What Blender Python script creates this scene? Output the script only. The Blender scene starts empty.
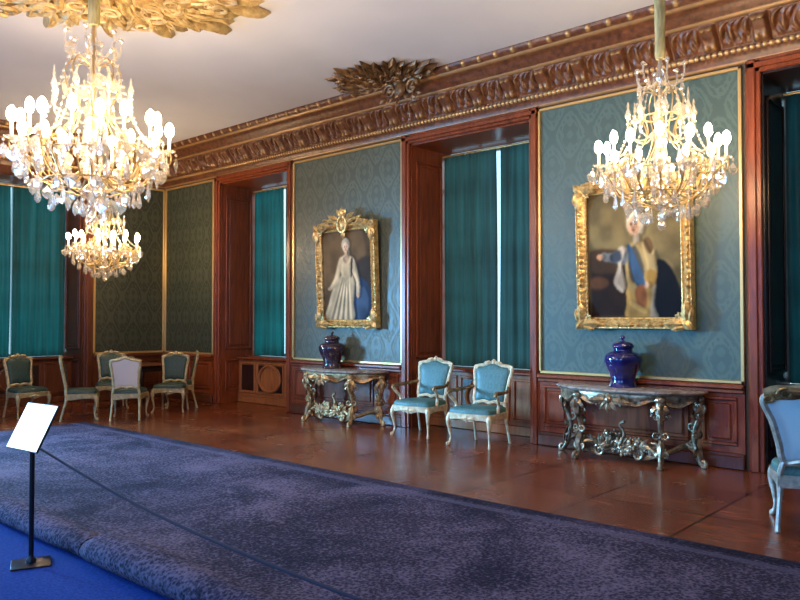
import bpy, math, random
import numpy as np
from mathutils import Vector, Matrix
random.seed(7); rng = np.random.default_rng(5)
PI = math.pi
col = bpy.context.scene.collection

# ------------------------------------------------------------------ mesh builder
class MB:
    def __init__(s): s.v = []; s.f = []
    def add(s, vs, fs, M=None):
        n = len(s.v)
        if M is not None: vs = [tuple(M @ Vector(v)) for v in vs]
        s.v += [tuple(v) for v in vs]; s.f += [tuple(i+n for i in f) for f in fs]
        return s
    def box(s, x0, x1, y0, y1, z0, z1, M=None):
        return s.add([(x0,y0,z0),(x1,y0,z0),(x1,y1,z0),(x0,y1,z0),(x0,y0,z1),(x1,y0,z1),(x1,y1,z1),(x0,y1,z1)],
              [(0,3,2,1),(4,5,6,7),(0,1,5,4),(1,2,6,5),(2,3,7,6),(3,0,4,7)], M)
    def bbox(s, x0, x1, y0, y1, z0, z1, b=.01, M=None):
        # box with a chamfered edge all round (octagonal in each section)
        vs=[];fs=[]
        lay=[(z0,b),(z0+b,0),(z1-b,0),(z1,b)]
        for z,i in lay:
            vs += [(x0+i+b,y0+i,z),(x1-i-b,y0+i,z),(x1-i,y0+i+b,z),(x1-i,y1-i-b,z),(x1-i-b,y1-i,z),(x0+i+b,y1-i,z),(x0+i,y1-i-b,z),(x0+i,y0+i+b,z)]
        for k in range(3):
            for j in range(8): fs.append((k*8+j,k*8+(j+1)%8,k*8+8+(j+1)%8,k*8+8+j))
        fs.append(tuple(range(7,-1,-1))); fs.append(tuple(range(24,32)))
        return s.add(vs, fs, M)
    def tube(s, pts, rad, n=8, closed=False, flat=1.0, up=None, M=None):
        P=[Vector(p) for p in pts]; m=len(P)
        if not hasattr(rad,'__len__'): rad=[rad]*m
        vs=[];fs=[]; prev=None
        for i in range(m):
            if closed: t=(P[(i+1)%m]-P[i-1])
            else: t=P[min(i+1,m-1)]-P[max(i-1,0)]
            if t.length<1e-9: t=Vector((0,0,1))
            t.normalize()
            if up is not None: a=Vector(up); a=a-t*a.dot(t)
            elif prev is None:
                a=Vector((0,0,1)) if abs(t.z)<.9 else Vector((1,0,0)); a=a-t*a.dot(t)
            else: a=prev-t*prev.dot(t)
            if a.length<1e-6: a=t.orthogonal()
            a.normalize(); prev=a; b=t.cross(a)
            for k in range(n):
                th=2*PI*k/n
                vs.append(tuple(P[i]+a*(rad[i]*flat*math.cos(th))+b*(rad[i]*math.sin(th))))
        for i in range(m if closed else m-1):
            j=(i+1)%m
            for k in range(n): fs.append((i*n+k,i*n+(k+1)%n,j*n+(k+1)%n,j*n+k))
        if not closed:
            fs.append(tuple(range(n-1,-1,-1))); fs.append(tuple((m-1)*n+k for k in range(n)))
        return s.add(vs,fs,M)
    def lathe(s, prof, n=24, c=(0,0,0), M=None, lob=0, la=0):
        vs=[];fs=[]; m=len(prof)
        for r,z in prof:
            for k in range(n):
                th=2*PI*k/n; rr=r*(1+(la*math.cos(lob*th) if lob else 0))
                vs.append((c[0]+rr*math.cos(th),c[1]+rr*math.sin(th),c[2]+z))
        for i in range(m-1):
            for k in range(n): fs.append((i*n+k,i*n+(k+1)%n,(i+1)*n+(k+1)%n,(i+1)*n+k))
        fs.append(tuple(range(n-1,-1,-1))); fs.append(tuple((m-1)*n+k for k in range(n)))
        return s.add(vs,fs,M)
    def ball(s, c, r, n=8, m=6, M=None):
        if not hasattr(r,'__len__'): r=(r,r,r)
        vs=[(c[0],c[1],c[2]-r[2])];fs=[]
        for i in range(1,m):
            ph=-PI/2+PI*i/m
            for k in range(n):
                th=2*PI*k/n; vs.append((c[0]+r[0]*math.cos(ph)*math.cos(th),c[1]+r[1]*math.cos(ph)*math.sin(th),c[2]+r[2]*math.sin(ph)))
        vs.append((c[0],c[1],c[2]+r[2])); L=len(vs)-1
        for k in range(n):
            fs.append((0,1+(k+1)%n,1+k)); fs.append((L,L-n+k,L-n+(k+1)%n))
        for i in range(m-2):
            for k in range(n): fs.append((1+i*n+k,1+i*n+(k+1)%n,1+(i+1)*n+(k+1)%n,1+(i+1)*n+k))
        return s.add(vs,fs,M)
    def grid(s, P, M=None, closeu=False):
        a,b=len(P),len(P[0]); vs=[p for r in P for p in r]; fs=[]
        for i in range(a if closeu else a-1):
            for j in range(b-1): fs.append((i*b+j,i*b+j+1,((i+1)%a)*b+j+1,((i+1)%a)*b+j))
        return s.add(vs,fs,M)
    def leaf(s, base, tip, w, up, curl=.3, M=None, n=7):
        # pointed acanthus leaf: a bent, lobed strip
        B=Vector(base);T=Vector(tip);d=T-B;L=d.length;d=d/L;U=Vector(up);U=(U-d*U.dot(d)).normalized();S=d.cross(U)
        vs=[];fs=[]
        for i in range(n+1):
            t=i/n; ww=w*math.sin(PI*min(1,t*.9+.1))**.8*(1+.28*math.cos(t*PI*6)); h=curl*L*math.sin(t*PI*.9)
            c=B+d*(L*t)+U*h
            vs += [tuple(c-S*ww-U*ww*.35),tuple(c+U*ww*.25),tuple(c+S*ww-U*ww*.35)]
        for i in range(n):
            fs += [(i*3,i*3+1,i*3+4,i*3+3),(i*3+1,i*3+2,i*3+5,i*3+4)]
        return s.add(vs,fs,M)
    def scroll(s, c, r0, turns, a0, ax1, ax2, rt0, rt1, M=None, n=8, steps=None, tail=0.0):
        # spiral volute in the plane ax1/ax2
        C=Vector(c);A=Vector(ax1).normalized();B=Vector(ax2).normalized();st=steps or int(14*abs(turns))+2
        pts=[];rd=[]
        for i in range(st+1):
            t=i/st; r=r0*(1-.82*t); th=a0+2*PI*turns*t
            pts.append(C+A*(r*math.cos(th))+B*(r*math.sin(th))); rd.append(rt0+(rt1-rt0)*t)
        return s.tube(pts,rd,n,M=M)
    def build(s, name, mat, parent=None, smooth=True, loc=None, rz=0, kind=None, angle=None):
        me=bpy.data.meshes.new(name); me.from_pydata(s.v,[],s.f); me.update()
        if smooth:
            me.polygons.foreach_set('use_smooth',[True]*len(me.polygons))
            try: me.set_sharp_from_angle(angle=angle if angle else math.radians(42))
            except Exception: pass
        if mat: me.materials.append(mat)
        o=bpy.data.objects.new(name,me); col.objects.link(o)
        if parent: o.parent=parent
        if loc: o.location=loc
        o.rotation_euler[2]=rz
        if kind: o['kind']=kind
        return o

def spline(P, n=8, closed=False):
    P=[Vector(p) for p in P]; m=len(P); out=[]
    rngi = range(m) if closed else range(m-1)
    for i in rngi:
        if closed: a,b,c,d=P[i-1],P[i],P[(i+1)%m],P[(i+2)%m]
        else: a,b,c,d=P[max(i-1,0)],P[i],P[i+1],P[min(i+2,m-1)]
        for k in range(n):
            t=k/n
            out.append(.5*((2*b)+(c-a)*t+(2*a-5*b+4*c-d)*t*t+(3*b-a-3*c+d)*t**3))
    if not closed: out.append(P[-1])
    return out
def lerp(R, n):
    out=[]
    m=len(R)
    for i in range(n):
        t=i/(n-1)*(m-1); k=min(int(t),m-2); out.append(R[k]+(R[k+1]-R[k])*(t-k))
    return out

def thing(name, label, cat, loc=(0,0,0), rz=0, group=None):
    o=bpy.data.objects.new(name,None); col.objects.link(o); o.location=loc; o.rotation_euler=(0,0,rz)
    o.empty_display_size=.1
    return tag(o,label,cat,group)
def tag(o,label,cat,group=None):
    o['label']=label; o['category']=cat
    if group: o['group']=group
    return o
def kids(o): return [c for c in col.objects if c.parent==o]
def copy_tree(root, parent=None, _map=None):
    if _map is None:
        _map={}
        for c in col.objects:
            if c.parent: _map.setdefault(c.parent.name,[]).append(c)
    r=root.copy(); col.objects.link(r); r.parent=parent
    for ch in _map.get(root.name,[]): copy_tree(ch,r,_map)
    return r
def inst(src, parent, M):
    o=src.copy(); col.objects.link(o); o.parent=parent; o.matrix_local=M
    return o

# ------------------------------------------------------------------ materials
def mat(name, base=(.5,.5,.5), rough=.5, metal=0, spec=.5, build=None, coat=0):
    m=bpy.data.materials.new(name); m.use_nodes=True; nt=m.node_tree; b=nt.nodes['Principled BSDF']
    b.inputs['Base Color'].default_value=(*base,1); b.inputs['Roughness'].default_value=rough
    b.inputs['Metallic'].default_value=metal; b.inputs['Specular IOR Level'].default_value=spec
    b.inputs['Coat Weight'].default_value=coat
    if build: build(nt,b)
    return m
class N:
    def __init__(s,nt): s.nt=nt
    def n(s,t,**k):
        o=s.nt.nodes.new(t)
        for a,v in k.items():
            if a.startswith('i_'): o.inputs[a[2:].replace('_',' ')].default_value=v
            else: setattr(o,a,v)
        return o
    def l(s,a,b): s.nt.links.new(a,b)
    def math(s,op,a,b=None,c=None,clamp=False):
        o=s.nt.nodes.new('ShaderNodeMath'); o.operation=op; o.use_clamp=clamp
        for i,x in enumerate((a,b,c)):
            if x is None: continue
            if isinstance(x,(int,float)): o.inputs[i].default_value=x
            else: s.l(x,o.inputs[i])
        return o.outputs[0]
    def ramp(s,fac,stops,interp='LINEAR'):
        o=s.nt.nodes.new('ShaderNodeValToRGB'); cr=o.color_ramp; cr.interpolation=interp
        while len(cr.elements)<len(stops): cr.elements.new(.5)
        for e,(p,c) in zip(cr.elements,stops): e.position=p; e.color=(*c,1)
        s.l(fac,o.inputs[0]); return o.outputs[0]
    def obj(s): return s.n('ShaderNodeTexCoord').outputs['Object']
    def noise(s,vec,scale,detail=3,rough=.5,dist=0):
        o=s.n('ShaderNodeTexNoise'); o.inputs['Scale'].default_value=scale; o.inputs['Detail'].default_value=detail
        o.inputs['Roughness'].default_value=rough; o.inputs['Distortion'].default_value=dist
        if vec is not None: s.l(vec,o.inputs['Vector'])
        return o.outputs['Fac']
    def scale(s,vec,v):
        o=s.n('ShaderNodeMapping'); o.inputs['Scale'].default_value=v; s.l(vec,o.inputs['Vector']); return o.outputs[0]
    def bump(s,h,st,dist,bsdf):
        o=s.n('ShaderNodeBump'); o.inputs['Strength'].default_value=st; o.inputs['Distance'].default_value=dist
        s.l(h,o.inputs['Height']); s.l(o.outputs[0],bsdf.inputs['Normal'])

def b_wood(c1,c2,sc=(3,3,.35),rv=(.25,.4)):
    def f(nt,b):
        g=N(nt); p=g.obj(); v=g.scale(p,sc); n1=g.noise(v,5,6,.6,1.2); n2=g.noise(p,.8,2)
        k=g.math('ADD',g.math('MULTIPLY',n1,.7),g.math('MULTIPLY',n2,.3))
        g.l(g.ramp(k,[(.3,c1),(.7,c2)]),b.inputs['Base Color'])
        g.l(g.math('ADD',g.math('MULTIPLY',n1,rv[1]-rv[0]),rv[0]),b.inputs['Roughness'])
        g.bump(n1,.15,.004,b)
    return f
wood = mat('mahogany',rough=.35,spec=.35,build=b_wood((.090,.018,.006),(.32,.070,.020)))
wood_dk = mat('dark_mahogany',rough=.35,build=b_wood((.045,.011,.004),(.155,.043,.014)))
wood_or = mat('amber_mahogany',rough=.4,spec=.3,build=b_wood((.17,.05,.015),(.42,.15,.05)))
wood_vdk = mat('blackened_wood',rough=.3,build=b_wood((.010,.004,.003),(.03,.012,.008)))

def b_gold(c1,c2,sc=30,r=(.25,.5)):
    def f(nt,b):
        g=N(nt); p=g.obj(); n1=g.noise(p,sc,4,.6); n2=g.noise(p,sc*.15,2)
        g.l(g.ramp(n1,[(.3,c1),(.65,c2)]),b.inputs['Base Color'])
        g.l(g.math('ADD',g.math('MULTIPLY',n2,r[1]-r[0]),r[0]),b.inputs['Roughness'])
        g.bump(n1,.25,.004,b)
    return f
gold = mat('gilding',metal=.75,build=b_gold((.28,.13,.03),(.72,.45,.15)))
gold_frame = mat('frame_gilding',metal=.55,build=b_gold((.32,.17,.045),(.82,.56,.22),22))
gold_ceiling = mat('ceiling_gilding',metal=.35,build=b_gold((.34,.20,.07),(.72,.54,.24),9,(.3,.5)))
gold_unlit = mat('unlit_gilding',metal=.35,build=b_gold((.07,.03,.012),(.26,.145,.06),9,(.3,.5)))  # gilding toned dark, its unlit look put into the colour
gold_strip = mat('gilt_beading',base=(.66,.42,.15),metal=.6,rough=.35)
gilt_pale = mat('pale_gilt_wood',metal=.15,build=b_gold((.46,.33,.17),(.84,.70,.46),18,(.3,.5)))
gilt_dull = mat('dull_gilt_wood',metal=.3,build=b_gold((.30,.21,.09),(.55,.43,.22),18,(.35,.55)))  # darker, duller gilt than the pale frames
gilt_silver = mat('silvered_gilt_wood',metal=.55,build=b_gold((.30,.27,.20),(.72,.70,.60),18,(.25,.45)))
arm_dark = mat('darkened_gilt_arm',metal=.4,build=b_gold((.10,.055,.02),(.33,.2,.08),18,(.3,.5)))
bronze_l = mat('console_gilt_warm',metal=.5,build=b_gold((.13,.06,.022),(.62,.40,.18),16,(.28,.5)))
bronze_r = mat('console_gilt_bluelit',metal=.6,build=b_gold((.05,.034,.02),(.50,.38,.24),14,(.2,.42)))  # same gilt bronze as the left console, blue daylight toned in

def damask(name,base,alt,P=.46,H=.80,bumpy=.25,sheen=.0,axis='x',rough=.55):
    def f(nt,b):
        g=N(nt); sx=g.n('ShaderNodeSeparateXYZ'); g.l(g.obj(),sx.inputs[0])
        X=sx.outputs['X' if axis=='x' else 'Y']; Z=sx.outputs['Z']
        nd=g.noise(g.obj(),9,2); 
        u=g.math('MULTIPLY',X,2*PI/P); v=g.math('MULTIPLY',g.math('ADD',Z,g.math('MULTIPLY',nd,.03)),2*PI/H)
        cu=g.math('COSINE',u); cv=g.math('COSINE',v)
        n3=g.noise(g.obj(),26,3,.7); G=g.math('ABSOLUTE',g.math('ADD',g.math('ADD',cu,cv),g.math('MULTIPLY',g.math('SUBTRACT',n3,.5),.9)))
        # ogee band, inner oval line, palmette heart
        band=g.math('LESS_THAN',G,.26)
        band2=g.math('MULTIPLY',g.math('MULTIPLY',g.math('GREATER_THAN',G,.60),g.math('LESS_THAN',G,.95)),g.math('GREATER_THAN',g.math('COSINE',g.math('ADD',g.math('MULTIPLY',u,7),g.math('MULTIPLY',v,5))),-.1))
        heart=g.math('GREATER_THAN',G,1.15)
        det=g.math('COSINE',g.math('MULTIPLY',u,4)); det2=g.math('COSINE',g.math('MULTIPLY',v,5))
        dm=g.math('GREATER_THAN',g.math('ADD',det,det2),.35)
        hd=g.math('MULTIPLY',heart,g.math('SUBTRACT',1,g.math('MULTIPLY',dm,.75)))
        m=g.math('ADD',g.math('ADD',band,band2),hd,clamp=True)
        wv=g.noise(g.scale(g.obj(),(60,60,400)),1,2)
        m2=g.math('ADD',g.math('MULTIPLY',m,.85),g.math('MULTIPLY',g.math('SUBTRACT',wv,.5),.5),clamp=True)
        g.l(g.ramp(m2,[(0,base),(1,alt)]),b.inputs['Base Color'])
        g.l(g.math('SUBTRACT',rough,g.math('MULTIPLY',m,.14)),b.inputs['Roughness'])
        g.bump(m,bumpy,.004,b)
    return mat(name,rough=rough,spec=.4,build=f)
fabric = damask('silk_damask',(.118,.132,.095),(.074,.090,.064),P=.5,H=.76)
fabric_bluelit = damask('bluelit_silk_damask',(.078,.120,.098),(.054,.088,.074),P=.5,H=.76)  # same hangings, blue window light tinted into this copy
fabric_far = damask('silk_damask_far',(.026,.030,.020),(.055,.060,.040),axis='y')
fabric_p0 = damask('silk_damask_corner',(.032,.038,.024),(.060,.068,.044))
up_green = damask('green_upholstery',(.045,.10,.085),(.03,.07,.06),P=.16,H=.2)
up_teal = damask('teal_upholstery',(.075,.19,.185),(.05,.14,.14),P=.18,H=.24)
up_dark = damask('dark_green_upholstery',(.022,.045,.034),(.035,.065,.048),P=.16,H=.2)
cover_pale = mat('pale_back_cloth',base=(.56,.50,.46),rough=.8,build=lambda nt,b:(lambda g:g.bump(g.noise(g.obj(),220,2),.3,.002,b))(N(nt)))
cover_bluelit = mat('bluelit_back_cloth',base=(.52,.72,.80),rough=.8,build=lambda nt,b:(lambda g:g.bump(g.noise(g.obj(),220,2),.3,.002,b))(N(nt)))  # same pale cloth as the other chair backs, blue daylight coloured in

def b_floor(nt,b):
    g=N(nt); p=g.obj()
    br=g.n('ShaderNodeTexBrick'); br.offset=0; br.inputs['Scale'].default_value=1
    br.inputs['Brick Width'].default_value=.97; br.inputs['Row Height'].default_value=.97
    br.inputs['Mortar Size'].default_value=.011; br.inputs['Color1'].default_value=(.2,.2,.2,1); br.inputs['Color2'].default_value=(.9,.9,.9,1); br.inputs['Mortar'].default_value=(0,0,0,1)
    mp=g.n('ShaderNodeMapping'); mp.inputs['Location'].default_value=(.22,.14,0); g.l(p,mp.inputs[0]); g.l(mp.outputs[0],br.inputs['Vector'])
    # inlaid lattice of narrower boards inside each panel
    b2=g.n('ShaderNodeTexBrick'); b2.inputs['Scale'].default_value=1; b2.inputs['Brick Width'].default_value=.485; b2.inputs['Row Height'].default_value=.1213
    b2.inputs['Mortar Size'].default_value=.0015; b2.inputs['Color1'].default_value=(.45,.45,.45,1); b2.inputs['Color2'].default_value=(.62,.62,.62,1); b2.inputs['Mortar'].default_value=(.1,.1,.1,1)
    g.l(mp.outputs[0],b2.inputs['Vector'])
    n1=g.noise(g.scale(p,(1,14,1)),3,5,.6,.6); n2=g.noise(p,1.3,3,.6)
    k=g.math('ADD',g.math('ADD',g.math('MULTIPLY',n1,.35),g.math('MULTIPLY',n2,.4)),g.math('MULTIPLY',b2.outputs['Color'],.28))
    k=g.math('ADD',k,g.math('MULTIPLY',br.outputs['Color'],.08))
    c=g.ramp(k,[(.25,(.045,.010,.005)),(.55,(.165,.038,.013)),(.8,(.34,.105,.035))])
    mx=g.n('ShaderNodeMixRGB'); mx.inputs[1].default_value=(.02,.006,.004,1); g.l(c,mx.inputs[2]); g.l(g.math('SUBTRACT',1,br.outputs['Fac']),mx.inputs[0])
    g.l(mx.outputs[0],b.inputs['Base Color'])
    g.l(g.math('ADD',.12,g.math('MULTIPLY',g.noise(p,2.2,4),.24)),b.inputs['Roughness'])
    g.bump(g.math('ADD',g.math('MULTIPLY',n1,.3),g.math('MULTIPLY',g.noise(p,1.1,1),1.2)),.16,.01,b)
floor_m=mat('waxed_parquet',spec=.5,build=b_floor)

def b_carpet(nt,b):
    g=N(nt); p=g.obj()
    n1=g.noise(p,62,5,.8); n2=g.noise(p,1.1,4,.65,.6); vo=g.n('ShaderNodeTexVoronoi'); vo.inputs['Scale'].default_value=42; g.l(p,vo.inputs['Vector'])
    k=g.math('ADD',g.math('ADD',g.math('MULTIPLY',n1,.75),g.math('MULTIPLY',n2,.65)),g.math('MULTIPLY',vo.outputs['Distance'],.3))
    c=g.ramp(k,[(.60,(.004,.005,.016)),(.80,(.022,.019,.044)),(1.0,(.145,.115,.18))])
    sx=g.n('ShaderNodeSeparateXYZ'); g.l(p,sx.inputs[0])
    bd=g.math('LESS_THAN',g.math('ABSOLUTE',g.math('ADD',sx.outputs['Y'],3.10)),.045)
    bd2=g.math('GREATER_THAN',sx.outputs['Y'],-3.02)
    mx=g.n('ShaderNodeMixRGB'); g.l(c,mx.inputs[1]); mx.inputs[2].default_value=(.10,.09,.15,1); g.l(g.math('MULTIPLY',bd,.5),mx.inputs[0])
    mx2=g.n('ShaderNodeMixRGB'); mx2.blend_type='MULTIPLY'; g.l(mx.outputs[0],mx2.inputs[1]); mx2.inputs[2].default_value=(.5,.5,.6,1); g.l(bd2,mx2.inputs[0])
    g.l(mx2.outputs[0],b.inputs['Base Color']); g.bump(n1,.7,.012,b)
carpet_m=mat('mottled_navy_wool',rough=.95,spec=.15,build=b_carpet)
def b_blue(nt,b):
    g=N(nt); n1=g.noise(g.obj(),60,3,.7)
    g.l(g.ramp(n1,[(.3,(.006,.028,.16)),(.7,(.018,.065,.34))]),b.inputs['Base Color']); g.bump(n1,.5,.006,b)
blue_m=mat('bright_blue_felt',rough=.95,spec=.1,build=b_blue)

def b_plaster(nt,b):
    g=N(nt); n=g.noise(g.obj(),.5,3,.5)
    g.l(g.ramp(n,[(.3,(.56,.55,.56)),(.7,(.66,.65,.66))]),b.inputs['Base Color'])
plaster=mat('ceiling_plaster',rough=.9,spec=.2,build=b_plaster)
wall_m=mat('wall_plaster',base=(.10,.085,.07),rough=.85)

def b_cornice(nt,b):
    g=N(nt); a=g.n('ShaderNodeAttribute'); a.attribute_name='gilt'
    n=g.noise(g.obj(),14,4,.6)
    c=g.ramp(n,[(.3,(.055,.017,.006)),(.7,(.18,.062,.022))])
    mx=g.n('ShaderNodeMixRGB'); g.l(a.outputs['Fac'],mx.inputs[0]); g.l(c,mx.inputs[1]); mx.inputs[2].default_value=(.62,.38,.14,1)
    g.l(mx.outputs[0],b.inputs['Base Color']); g.l(g.math('MULTIPLY',a.outputs['Fac'],.6),b.inputs['Metallic'])
    g.bump(n,.35,.006,b)
cornice_m=mat('carved_cornice_wood',rough=.38,build=b_cornice)

def glassy(name,tint=(1,.98,.94),dif=.22,gl=.35):
    m=bpy.data.materials.new(name); m.use_nodes=True; nt=m.node_tree; nt.nodes.clear(); g=N(nt)
    out=g.n('ShaderNodeOutputMaterial'); tr=g.n('ShaderNodeBsdfTransparent'); tr.inputs[0].default_value=(*tint,1)
    gs=g.n('ShaderNodeBsdfGlossy'); gs.inputs['Roughness'].default_value=.06; gs.inputs['Color'].default_value=(1,.97,.9,1)
    df=g.n('ShaderNodeBsdfTranslucent'); df.inputs[0].default_value=(.95,.9,.8,1)
    d2=g.n('ShaderNodeBsdfDiffuse'); d2.inputs[0].default_value=(.95,.9,.8,1)
    m0=g.n('ShaderNodeMixShader'); m0.inputs[0].default_value=.5; g.l(df.outputs[0],m0.inputs[1]); g.l(d2.outputs[0],m0.inputs[2])
    m1=g.n('ShaderNodeMixShader'); m1.inputs[0].default_value=gl; g.l(tr.outputs[0],m1.inputs[1]); g.l(gs.outputs[0],m1.inputs[2])
    m2=g.n('ShaderNodeMixShader'); m2.inputs[0].default_value=dif; g.l(m1.outputs[0],m2.inputs[1]); g.l(m0.outputs[0],m2.inputs[2])
    g.l(m2.outputs[0],out.inputs[0]); return m
crystal=glassy('cut_crystal',dif=.14,gl=.46)
crystal_clear=glassy('clear_crystal',dif=.07,gl=.40)
pane_m=glassy('window_glass',(.93,.97,1),dif=.0,gl=.06)
candle_m=mat('wax_white_tube',base=(.85,.78,.62),rough=.5)
ch_gold=mat('chandelier_gilt',base=(.40,.28,.12),metal=.7,rough=.35)
sleeve_m=mat('olive_silk_sleeve',rough=.7,build=lambda nt,b:(lambda g:g.l(g.ramp(g.noise(g.scale(g.obj(),(1,1,.2)),40,3),[(.3,(.26,.22,.09)),(.7,(.48,.42,.20))]),b.inputs['Base Color']))(N(nt)))
def emis(name,c,s):
    m=bpy.data.materials.new(name); m.use_nodes=True; nt=m.node_tree; nt.nodes.clear(); g=N(nt)
    o=g.n('ShaderNodeOutputMaterial'); e=g.n('ShaderNodeEmission'); e.inputs[0].default_value=(*c,1); e.inputs[1].default_value=s; g.l(e.outputs[0],o.inputs[0]); return m
bulb_m=emis('lit_bulb',(1,.72,.42),250)
bulb_m2=bulb_m

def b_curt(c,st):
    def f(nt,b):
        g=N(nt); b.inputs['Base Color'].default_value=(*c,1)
        tl=g.n('ShaderNodeBsdfTranslucent'); g.l(g.ramp(g.math('ADD',g.math('MULTIPLY',g.noise(g.scale(g.obj(),(1,1,.05)),9,3,.6),.75),g.math('MULTIPLY',g.noise(g.scale(g.obj(),(.15,.15,1)),2.2,2),.35)),[(.33,tuple(q*.30 for q in st)),(.55,tuple(q*.95 for q in st)),(.75,tuple(q*1.5 for q in st))]),tl.inputs[0])  # fold shading and faint window-bar shadows put into the colour
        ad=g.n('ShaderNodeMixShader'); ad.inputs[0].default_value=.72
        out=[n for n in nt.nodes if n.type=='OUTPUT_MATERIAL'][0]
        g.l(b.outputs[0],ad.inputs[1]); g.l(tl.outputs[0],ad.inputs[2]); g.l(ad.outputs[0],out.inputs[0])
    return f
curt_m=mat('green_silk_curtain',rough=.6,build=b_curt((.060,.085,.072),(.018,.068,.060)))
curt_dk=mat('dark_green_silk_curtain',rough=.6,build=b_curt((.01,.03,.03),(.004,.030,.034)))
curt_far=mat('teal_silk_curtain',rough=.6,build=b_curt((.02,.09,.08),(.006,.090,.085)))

def b_marble(nt,b):
    g=N(nt); n=g.noise(g.obj(),5,6,.65,2)
    g.l(g.ramp(n,[(.35,(.16,.12,.10)),(.5,(.30,.24,.20)),(.7,(.44,.38,.33))]),b.inputs['Base Color'])
marble=mat('brown_marble',rough=.18,build=b_marble)
def b_vase(c1,c2):
    def f(nt,b):
        g=N(nt); n=g.noise(g.obj(),7,5,.6,1.5)
        g.l(g.ramp(n,[(.45,c1),(.75,c2)]),b.inputs['Base Color'])
    return f
vase_blue=mat('cobalt_glaze',rough=.12,coat=.6,build=b_vase((.004,.006,.070),(.012,.018,.15)))
vase_warm=mat('warm_reflection_glaze',rough=.15,coat=.5,build=b_vase((.022,.012,.028),(.07,.035,.05)))  # blue glaze like the other vase, warm reflections tinted in
black_metal=mat('black_steel',base=(.012,.014,.022),metal=.4,rough=.35)
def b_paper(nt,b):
    b.inputs['Emission Color'].default_value=(.75,.92,1,1); b.inputs['Emission Strength'].default_value=1.2  # emission stands in for daylight falling on the paper
paper=mat('daylit_glow_sheet',base=(.9,.95,1),rough=.6,build=b_paper)
cord_m=mat('navy_cord',base=(.004,.007,.03),rough=.8)

# ------------------------------------------------------------------ room constants
XW=-13.7; XR=2.6; YB=-9.8; ZC=4.86; ZF=.88; ZT=4.17; ZN=4.08; DN=.75
NICHES=[(-11.76,-9.79),(-7.09,-5.05),(-2.34,-.30)]
PANELS=[(-13.62,-11.93),(-9.65,-7.20),(-4.94,-2.51),(-.12,2.5)]

MB().box(XW-1.3,XR+.3,YB-1.2,.95,-.2,0).build('floor',floor_m,smooth=False,kind='structure')
MB().box(XW-1.3,XR+.3,YB-1.2,.95,ZC,ZC+.2).build('ceiling',plaster,smooth=False,kind='structure')

# north wall: backing masonry around the niches
w=MB(); xs=[XW]+[x for n in NICHES for x in n]+[XR]
for i in range(0,len(xs),2): w.box(xs[i],xs[i+1],0,.95,0,ZC)
for a,b_ in NICHES: w.box(a,b_,0,.95,ZN,ZC)
w.build('wall_north',wall_m,smooth=False,kind='structure')
# fabric panels (continuous damask hangings between the niches)
for i,(a,b_) in enumerate(PANELS):
    MB().box(a,b_,-.02,0,ZF,ZT).build('trim_fabric_%d'%(i+1),(fabric_p0,fabric,fabric_bluelit,fabric_bluelit)[i],smooth=False,kind='structure')
# gilt beading round each fabric panel
def rect_strip(a,b_,z0,z1,y,w,d,plane='x'):
    m=MB()
    for (p,q,r,s) in ((a,b_,z1-w,z1),(a,b_,z0,z0+w),(a,a+w,z0,z1),(b_-w,b_,z0,z1)):
        if plane=='x': m.bbox(p,q,y-d,y,r,s,.005)
        else: m.bbox(y,y+d,p,q,r,s,.005)
    return m
for i,(a,b_) in enumerate(PANELS):
    rect_strip(a,b_,ZF,ZT,-.02,.035,.03).build('trim_gilt_%d'%(i+1),gold_strip,kind='structure')
# wooden architraves round the niches
def profile_post(x0,x1,z0,z1,M=None):
    m=MB(); m.bbox(x0,x1,-.05,.0,z0,z1,.008,M); m.bbox(x0+.02,x1-.045,-.075,-.05,z0,z1,.008,M); return m
for i,(a,b_) in enumerate(NICHES):
    m=profile_post(a-.13,a+.015,0,ZN+.12); m.bbox(b_-.015,b_+.13,-.05,0,0,ZN+.12,.008); m.bbox(b_+.03,b_+.10,-.075,-.05,0,ZN+.12,.008)
    m.bbox(a-.13,b_+.13,-.05,0,ZN-.01,ZN+.13,.008); m.bbox(a-.11,b_+.11,-.075,-.05,ZN+.03,ZN+.09,.008)
    m.build('trim_architrave_%d'%(i+1),wood,kind='structure')
# raised panel helper on the plane y=const facing -y
def raised(m,x0,x1,z0,z1,y,d=.018,fr=.035,M=None):
    for (p,q,r,s) in ((x0,x1,z1-fr,z1),(x0,x1,z0,z0+fr),(x0,x0+fr,z0+fr,z1-fr),(x1-fr,x1,z0+fr,z1-fr)):
        m.bbox(p,q,y-d,y,r,s,.007,M)
    m.bbox(x0+fr+.03,x1-fr-.03,y-d*.7,y,z0+fr+.03,z1-fr-.03,.012,M)
# wainscot
for i,(a,b_) in enumerate(PANELS):
    m=MB(); m.box(a,b_,-.045,0,0,ZF-.01); m.bbox(a,b_,-.10,0,ZF-.055,ZF-.005,.012); m.bbox(a,b_,-.075,0,ZF-.10,ZF-.055,.01)
    L=b_-a; n=3 if L>2 else 2; e=.07; wd=[.5,L-1.0-.0,.5] if n==3 else [L/2,L/2]; x=a
    for wdt in wd:
        raised(m,x+e,x+wdt-e,.24,.74,-.045); x+=wdt
    m.build('trim_wainscot_%d'%(i+1),wood,kind='structure')
    m=MB(); m.bbox(a,b_,-.075,0,0,.14,.012); m.bbox(a,b_,-.06,0,.13,.17,.01)
    m.build('baseboard_north_%d'%(i+1),wood_dk,kind='structure')

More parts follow.
